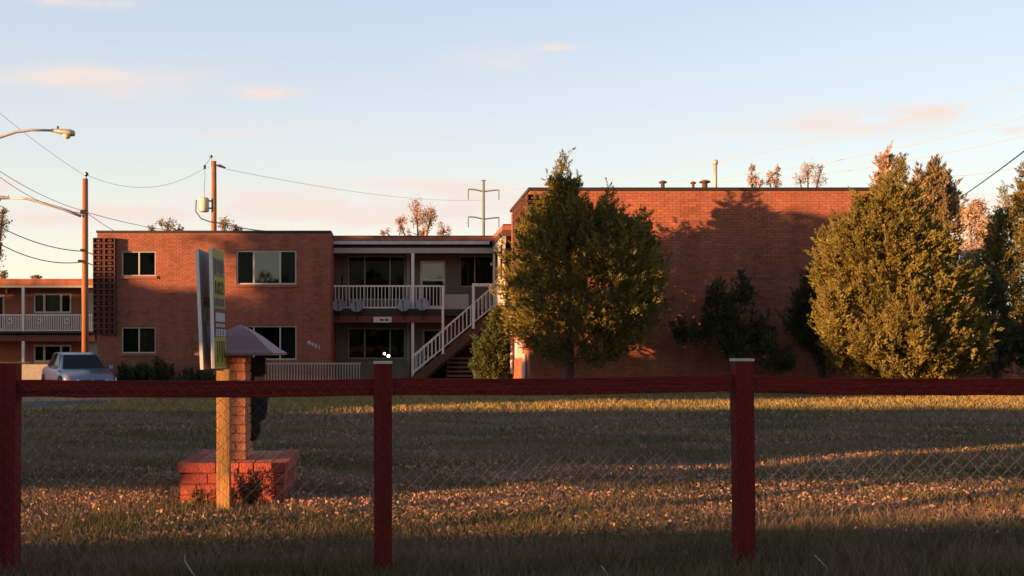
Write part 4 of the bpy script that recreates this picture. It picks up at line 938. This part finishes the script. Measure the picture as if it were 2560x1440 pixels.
for sg in (1, -1):
    q = lambda p: p if sg > 0 else mir(p)
    pane([q(lerp(B0[0],B0[1],.25)), q(B0[1]), q(T0[1]), q(T0[0])], 'side_window', (0,.012*sg,0)); pane([q(B0[1]), q(B0[2]), q(T0[2]), q(T0[1])], 'side_window', (0,.012*sg,0)); pane([q(B0[2]), q(lerp(B0[2],B0[3],.7)), q(T0[3]), q(T0[2])], 'side_window', (0,.012*sg,0), .12)
    cm_(MB().box(.72, .86, .80*sg, .95*sg, .88, .99), 'mirror', 'car')
    hb = MB(); hb.add([(1.93,.44*sg,.60),(1.99,.44*sg,.47),(1.80,.79*sg,.50),(1.74,.78*sg,.63),(2.09,.43*sg,.575),(2.125,.43*sg,.48),(1.93,.80*sg,.50),(1.85,.79*sg,.62)], [(4,5,6,7),(0,4,7,3),(1,2,6,5),(0,1,5,4),(3,7,6,2)])
    cm_(hb, 'headlight', 'head')
    cm_(MB().box(2.10, 2.16, .05*sg, .36*sg, .50, .56), 'grille', 'trim')
    for xw in (1.32, -1.28):
        ty = MB(); ty.tube([(xw, .66*sg, .30), (xw, .845*sg, .30), (xw, .865*sg, .30)], [.30, .30, .27], 20); t_ = cm_(ty, 'wheel', 'tyre')
        ri = MB(); ri.tube([(xw, .862*sg, .30), (xw, .875*sg, .30)], .19, 14); cm_(ri, 'rim', 'rim', t_)
        ar = MB(); ar.tube([(xw, .70*sg, .33), (xw, .853*sg, .33)], .36, 20); cm_(ar, 'wheel_arch', 'trim')
    cm_(MB().box(-1.0, 1.0, .845*sg, .858*sg, .46, .50), 'side_moulding', 'trim')
cm_(MB().box(2.10, 2.17, -.45, .45, .27, .36), 'air_intake', 'trim'); cm_(MB().box(2.13, 2.165, -.24, .24, .38, .47), 'number_plate', 'number')
C.rotation_euler = (0, 0, R(-90+29))

# ------------------------------------------------------------------ poles, lamps, wires
def catenary(p0, p1, sag, n=14):
    p0, p1 = Vector(p0), Vector(p1); return [p0.lerp(p1, i/n)-Vector((0, 0, sag*4*(i/n)*(1-i/n))) for i in range(n+1)]
U1 = thing('utility_pole', 'wooden utility pole by the parked car, sunlit on its left side', 'pole', (X(212,50), 50, -.3))
x1_ = X(213,50); z1_ = Z(447,50)
MB().tube([(x1_, 50, -.3), (x1_, 50, z1_)], [.165, .13], 14).build('pole', 'wood', U1, True)
MB().tube([(x1_+.05, 50, z1_-.1), (x1_+.05, 50, z1_+.3)], .03, 6).tube([(x1_+.05,50,z1_+.12),(x1_+.05,50,z1_+.18),(x1_+.05,50,z1_+.26),(x1_+.05,50,z1_+.33)], [.04,.11,.11,.03], 8).build('insulator', 'insul', U1)
for py in (528, 533, 625, 653): MB().box(x1_-.18, x1_+.18, 49.8, 49.9, Z(py,50)-.05, Z(py,50)+.04).build('bracket', 'insul', U1)
MB().box(x1_-.3, x1_-.14, 49.82, 49.95, Z(657,50), Z(650,50)).build('cable_box', 'black', U1)
def cobra(T, arm, head_dir, head_len, tl, ar=(.055,.035), down=1.0):
    b = MB(); b.tube(arm, [ar[0]+(ar[1]-ar[0])*i/(len(arm)-1) for i in range(len(arm))], 8); b.build('arm', 'lamp', T, True)
    p = Vector(arm[-1]); d = Vector(head_dir).normalized()
    k = [(0,.05,.05),(.18,.065,.07),(.4,.11,.10),(.75,.15,.12),(.95,.12,.10),(1,.03,.03)]; vs = []; n = 12; b = MB(); side = d.cross(Vector((0,0,1))).normalized(); up = side.cross(d)
    for (t, rw, rh) in k:
        for q in range(n):
            a = q/n*2*math.pi; vs.append(p+d*t*head_len+side*math.cos(a)*rw+up*(math.sin(a)*rh*(.7 if math.sin(a) < 0 else 1)))
    fs = [(i*n+q, i*n+(q+1) % n, (i+1)*n+(q+1) % n, (i+1)*n+q) for i in range(len(k)-1) for q in range(n)]+[tuple(range(n)), tuple((len(k)-1)*n+q for q in range(n))]
    b.add(vs, fs); h = b.build('lamp_head', 'lamp', T, True)
    c0 = p+d*head_len*.68-up*.06; MB().tube([c0, c0-up*.07, c0-up*.12], [.125,.10,.03], 12).build('lens', 'lens', h, True)
    MB().tube([p+d*head_len*.25+up*.07, p+d*head_len*.25+up*.16], .035, 8).build('photocell', 'insul', h)
L1 = thing('street_lamp', 'cobra head street lamp on a long arm reaching in at the upper left', 'street lamp', (X(-260,31), 31, 0), 'cobra head street lamps')
xl = X(-260,31)
MB().tube([(xl,31,0),(xl,31,Z(375,31))], [.12,.07], 12).build('pole', 'lamp', L1, True)
cobra(L1, [(X(px,31),31,Z(py,31)) for px, py in ((-260,385),(-120,362),(0,343),(40,330),(80,325),(128,326))], (1,0,-.16), .72, 0)
L2 = thing('street_lamp', 'street lamp on a sloping arm fixed to the wooden pole, head cut by left edge', 'street lamp', (X(205,50), 49.9, Z(540,50)), 'cobra head street lamps')
cobra(L2, [(X(px,50),49.85,Z(py,50)) for px, py in ((205,541),(160,524),(110,509),(70,498),(35,497))], (-1,0,.04), 1.0, 0, (.075,.05))
U2 = thing('utility_pole', 'wooden utility pole with transformer rising behind the left wing roof', 'pole', (X(535,58), 58, -.3))
x2 = X(535,58); z2 = Z(403,58)
MB().tube([(x2,58,-.3),(x2,58,z2)], [.19,.135], 14).build('pole', 'wood', U2, True)
MB().tube([(X(528,58),58,Z(415,58)),(X(528,58),58,Z(392,58))], .02, 6).tube([(X(527,58),58,Z(394,58)),(X(527,58),58,Z(388,58))], .1, 8).build('insulator', 'insul', U2)
MB().tube([(X(512,58),58,Z(422,58)),(X(512,58),58,Z(413,58))], .07, 7).build('insulator', 'insul', U2)
MB().tube([(x2+.1,58,Z(413,58)),(X(551,58),57.8,Z(416,58)),(X(566,58),57.6,Z(423,58))], [.03,.09,.05], 7).build('insulator', 'insul', U2)
xt = X(511,58); MB().tube([(xt,57.9,Z(530,58)),(xt,57.9,Z(528,58)),(xt,57.9,Z(498,58)),(xt,57.9,Z(495,58))], [.25,.28,.28,.22], 16).build('transformer', 'trafo', U2, True)
MB().tube([(xt,57.9,Z(496,58)),(xt,57.9,Z(484,58))], .04, 7).build('bushing', 'trafo', U2)
for py in (503, 521): MB().box(xt+.2, x2+.1, 57.88, 57.95, Z(py,58)-.04, Z(py,58)+.04).build('bracket', 'black', U2)
MB().tube([(X(493,58),57.7,Z(502,58)),(X(492,58),57.7,Z(530,58)),(X(505,58),57.7,Z(548,58)),(X(530,58),57.8,Z(557,58))], .035, 6).build('cable', 'cable', U2)
MB().tube([(xt,57.9,Z(484,58)),(X(513,58),57.95,Z(440,58)),(X(512,58),58,Z(420,58))], .012, 5).tube([(X(512,58),58,Z(414,58)),(X(522,58),58,Z(402,58)),(X(527,58),58,Z(391,58))], .012, 5).build('jumper_wire', 'cable', U2)
# steel transmission mast
DP = 150; TP = thing('transmission_mast', 'slim steel transmission mast with two pairs of arms beyond the roof', 'mast', (X(1209,DP), DP, -.3))
xp = X(1209,DP); MB().tube([(xp,DP,-.3),(xp,DP,Z(452,DP))], [.3,.17], 10).build('mast', 'steel', TP); MB().box(xp-.3,xp+.3,DP-.1,DP+.1,Z(453,DP),Z(450,DP)).build('cap', 'steel', TP)
for py in (479, 548):
    MB().tube([(X(1171,DP),DP,Z(py-6,DP)),(X(1187,DP),DP,Z(py-5,DP)),(xp,DP,Z(py,DP)),(X(1232,DP),DP,Z(py-3,DP)),(X(1247,DP),DP,Z(py-4,DP))], .11, 6).build('cross_arm', 'steel', TP)
    for px in (1170.5, 1247): MB().tube([(X(px,DP),DP,Z(py-5,DP)),(X(px,DP),DP,Z(py+20,DP))], .09, 6).build('insulator', 'steel', TP)
# overhead wires, each a thing
def wire(label, p0, p1, sag, r=.009, m='thincable', n=16, grp='overhead wires'):
    o = MB().tube(catenary(p0, p1, sag, n), r, 5).build('overhead_wire', m); return tag(o, label, 'wire', grp)
P_ = lambda px, py, D: (X(px,D), D, Z(py,D))
wire('thin wire descending from the upper left edge to the first pole top', P_(-60,232,40), P_(214,440,50), .15)
wire('thin wire sagging between the two wooden pole tops', P_(218,438,50), P_(512,420,58), .82, .009)
wire('thin wire running right from the transformer pole', P_(566,423,57.6), P_(1205,500,120), .6, .011)
wire('upper of two parallel wires from the left edge to the lamp arm', P_(-60,388,40), P_(205,526,50), .25, .014)
wire('lower of two parallel wires from the left edge to the lamp arm', P_(-60,395,40), P_(205,532,50), .45, .014)
wire('wire from the first pole passing over the left wing roof, upper', P_(218,531,50), P_(640,580,70), .5, .016)
wire('wire from the first pole dropping behind the left wing roof, lower', P_(218,533,50), P_(340,605,62), .1, .016)
wire('thick cable from the left edge trees to the first pole, upper', P_(-60,533,44), P_(205,628,50), .35, .022, 'cable')
wire('thick cable from the left edge trees to the first pole, lower', P_(-60,573,44), P_(205,655,50), .5, .022, 'cable')
wire('thick cable from the first pole down to the left wing, upper', P_(218,630,50), P_(238,636,44), .02, .03, 'cable')
wire('thick cable from the first pole down to the left wing, lower', P_(218,656,50), P_(238,664,44), .02, .03, 'cable')
wire('topmost faint wire climbing to the upper right edge', P_(1240,475,150), P_(2700,176,90), 2.0, .03)
wire('second faint wire climbing to the right edge', P_(1650,455,150), P_(2700,255,90), 1.4, .03)
wire('third faint wire climbing to the right edge', P_(1800,455,150), P_(2700,305,90), 1.2, .028)
wire('lowest faint wire at the right edge above the evergreens', P_(2380,440,120), P_(2700,375,90), .5, .028)
wire('dark service cable rising steeply at the right edge', P_(2388,502,36), P_(2640,315,22), .05, .017, 'cable')
wire('low cable along the left wing roofline right of the pole', P_(540,556,58), P_(700,580,56), .1, .03, 'cable')

# ------------------------------------------------------------------ right background
lb = thing('garden_wall', 'low dark red brick wall running off right of the building', 'wall', (16, 27.6, 0))
MB().box(rx1+.05, 30, 27.6, 27.85, -.1, Z(850,27.6)).build('wall', 'mortar', lb)
b = MB(); bricks(b, lambda u, v, d: (u, 27.6-d, v), rx1+.06, 20, 0, Z(850,27.6)-.02); stuff(b.build('brick', 'brick', lb))
ph_ = thing('garage', 'pale low garage glimpsed behind the right hand junipers', 'building', (26, 42, -.3))
MB().box(X(2500,42), X(2750,42), 42, 48, -.3, Z(838,42)).build('wall', 'pale', ph_); MB().box(X(2495,42), X(2760,42), 41.8, 48.2, Z(838,42)+.001, Z(826,42)).build('roof', 'roof', ph_)

# ------------------------------------------------------------------ outside the picture: unseen trees, and things added to cast the evening shade
CP = thing('lawn_shade_slab', 'long slotted slab added out of view to shade the lawn and fence', 'lawn_shade_slab', (-30, 1.5, 0))  # unseen slab added for shade; its slots let the lit lawn strips through
MB().prism([(-62,1.0),(-16.4,1.03),(-13.47,1.065),(-13.47,2.75),(-25.7,2.75),(-29.7,2.68),(-33.1,2.56),(-34.5,2.62),(-40,4.05),(-62,4.05)], 1.4, 1.6).build('roof', 'roof', CP)
MB().prism([(-13.468,2.0),(-12.262,2.0),(-12.262,2.75),(-13.468,2.75)], 1.4, 1.6).build('roof', 'roof', CP)
MB().prism([(-12.26,1.08),(-9.0,1.125),(-3.4,1.20),(-3.4,2.7),(-12.26,2.75)], 1.4, 1.6).build('roof', 'roof', CP)
for xq in (-58, -50, -44, -38, -31, -25, -18): MB().box(xq-.06, xq+.06, 1.45, 1.55, 0, 1.0).build('post', 'wood', CP)
LWL = tag(MB().prism([(-60,0),(-3.2,0),(-3.2,.86),(-6.5,.827),(-11.3,.733),(-60,.70)], 1.1, 1.25).build('low_shade_slab', 'concrete'), 'low slab added out of view to shade the grass by the fence', 'wall')  # unseen low slab added; its sloped top keeps the near grass dark
def offtree(label, x0, x1, y0, z0, z1, n, cat='tree', dens=3.0, name='unseen_tree', rr=None, q=.16):
    T = thing(name, label, cat, ((x0+x1)/2, y0, 0)); k = int(n)
    p = np.stack([x0+rng.random(k)*(x1-x0), y0+rng.normal(size=k)*.5, z0+rng.random(k)*(z1-z0)], -1)
    if rr is not None:
        hmax = z0+(z1-z0)*(.8+.2*np.sin(p[:,0]*rr)*np.sin(p[:,0]*rr*2.3+1)); p = p[p[:,2] < hmax]
    a = rv(len(p))*q; a2 = rv(len(p))*q*.75; tris_mesh('crown', np.stack([p-a, p-a2, p+a, p+a2], 1), 'shrub', T)
    MB().tube([((x0+x1)/2,y0,0),((x0+x1)/2,y0,(z0+z1)/2)], [.12,.05], 7).build('trunk', 'bark', T)
for i, w_ in enumerate(('farthest from the lawn', 'second farthest from the lawn', 'second nearest to the lawn', 'nearest to the lawn')):
    xa = -33.5+i*3.5; offtree('unseen crown added left of the picture to shade lawn and wall foot, '+w_, xa, xa+3.6, 9, 2.2, 3.85, 5200, rr=1.9)  # crowns added out of view to shade far lawn and wall foot
def shade_tree(label, D, blobs, dens=75, y0=15, q=.27):  # unseen crowns, clumps shaped for the shade they cast
    """crown whose clumps lie on the sun's line to places (px, py) of a wall at distance D"""
    t = D-y0; vs = []; k1, k2 = math.tan(R(SUN_AZ)), math.tan(R(SUN_EL))/math.cos(R(SUN_AZ)); xm = []
    for (px, py, rx, ry, *dk) in blobs:
        c0 = np.array([X(px, D)-k1*t, y0, Z(py, D)+k2*t]); a, b_ = rx/F*D, ry/F*D; n = int(dens*(dk[0] if dk else 1)*math.pi*a*b_)+6; xm.append(c0[0])
        u = rng.random(n)*2*np.pi; r_ = np.sqrt(rng.random(n)); p = c0+np.stack([np.cos(u)*r_*a, rng.normal(size=n)*.4, np.sin(u)*r_*b_], -1)
        e1 = rv(n)*q; e2 = rv(n)*q*.8; vs.append(np.stack([p-e1, p-e2, p+e1, p+e2], 1))
    V = np.concatenate(vs); V = V[V[:, :, 2].min(1) > .02]; xc = float(np.mean(xm))
    T = thing('unseen_tree', label, 'tree', (xc, y0, 0)); tris_mesh('crown', V, 'shrub', T)
    MB().tube([(xc, y0, 0), (xc, y0, 3.5), (xc+.2, y0, 5.2)], [.16, .12, .03], 7).build('trunk', 'bark', T)
shade_tree('broad leafy tree left of the picture whose shadow streaks the left brick wing', 36.6, [(520,895,290,128),(600,850,130,38),(805,900,50,50),(350,770,80,55),(450,750,110,18),(700,597,150,10,.45),(820,650,30,16,.3),(300,715,20,40,.5)])
shade_tree('unseen tree added left of the picture to widen the shadow on the blank brick wall', 27.0, [(2090,745,130,135,.8),(2040,650,80,90),(2150,665,75,60,.9),(1985,560,40,40,.6),(2070,590,70,45),(1990,740,40,110,.6)], dens=90, q=.2)  # crown added to spread the wall shadow further right
shade_tree('unseen tree added left of the picture to shade the outside stair', 37.5, [(960,760,140,190),(1130,770,140,190),(1230,760,80,160),(900,650,80,55),(1100,620,150,30)])  # crown added so stair and recess stay in shade
shade_tree('low unseen tree added left of the picture to shade the parked car', 34, [(200,930,170,90)])  # crown added to keep the sun off the car
shade_tree('tall unseen tree added left of the picture to shade the far balconies', 58, [(60,820,160,95),(180,810,110,90),(-60,820,130,95),(230,830,60,80)])  # crown added to keep low sun off the far walls
for px_, yy_, w_ in ((-1.94, 3.0, 'leftmost'), (-.056, 3.0, 'middle'), (1.756, 3.0, 'rightmost')):
    t_ = YFN-yy_; xs_ = px_-t_*math.tan(R(SUN_AZ)); b = MB().box(xs_-.1, xs_+.1, yy_-.05, yy_+.05, -.05, .96)
    tag(b.build('post_shader', 'wood'), w_+' of three unseen blocks added to shade the fence posts', 'stake', 'added blocks shading the fence posts')  # unseen blocks added in the sun's line to each fence post
for i, w_ in enumerate(('left', 'centre', 'right')):
    offtree('tall leafy tree across the street behind the photographer, '+w_+' of three', -46+i*19, -29+i*19, -26, 1.5, 9.5, 3200, rr=.55, q=.34)
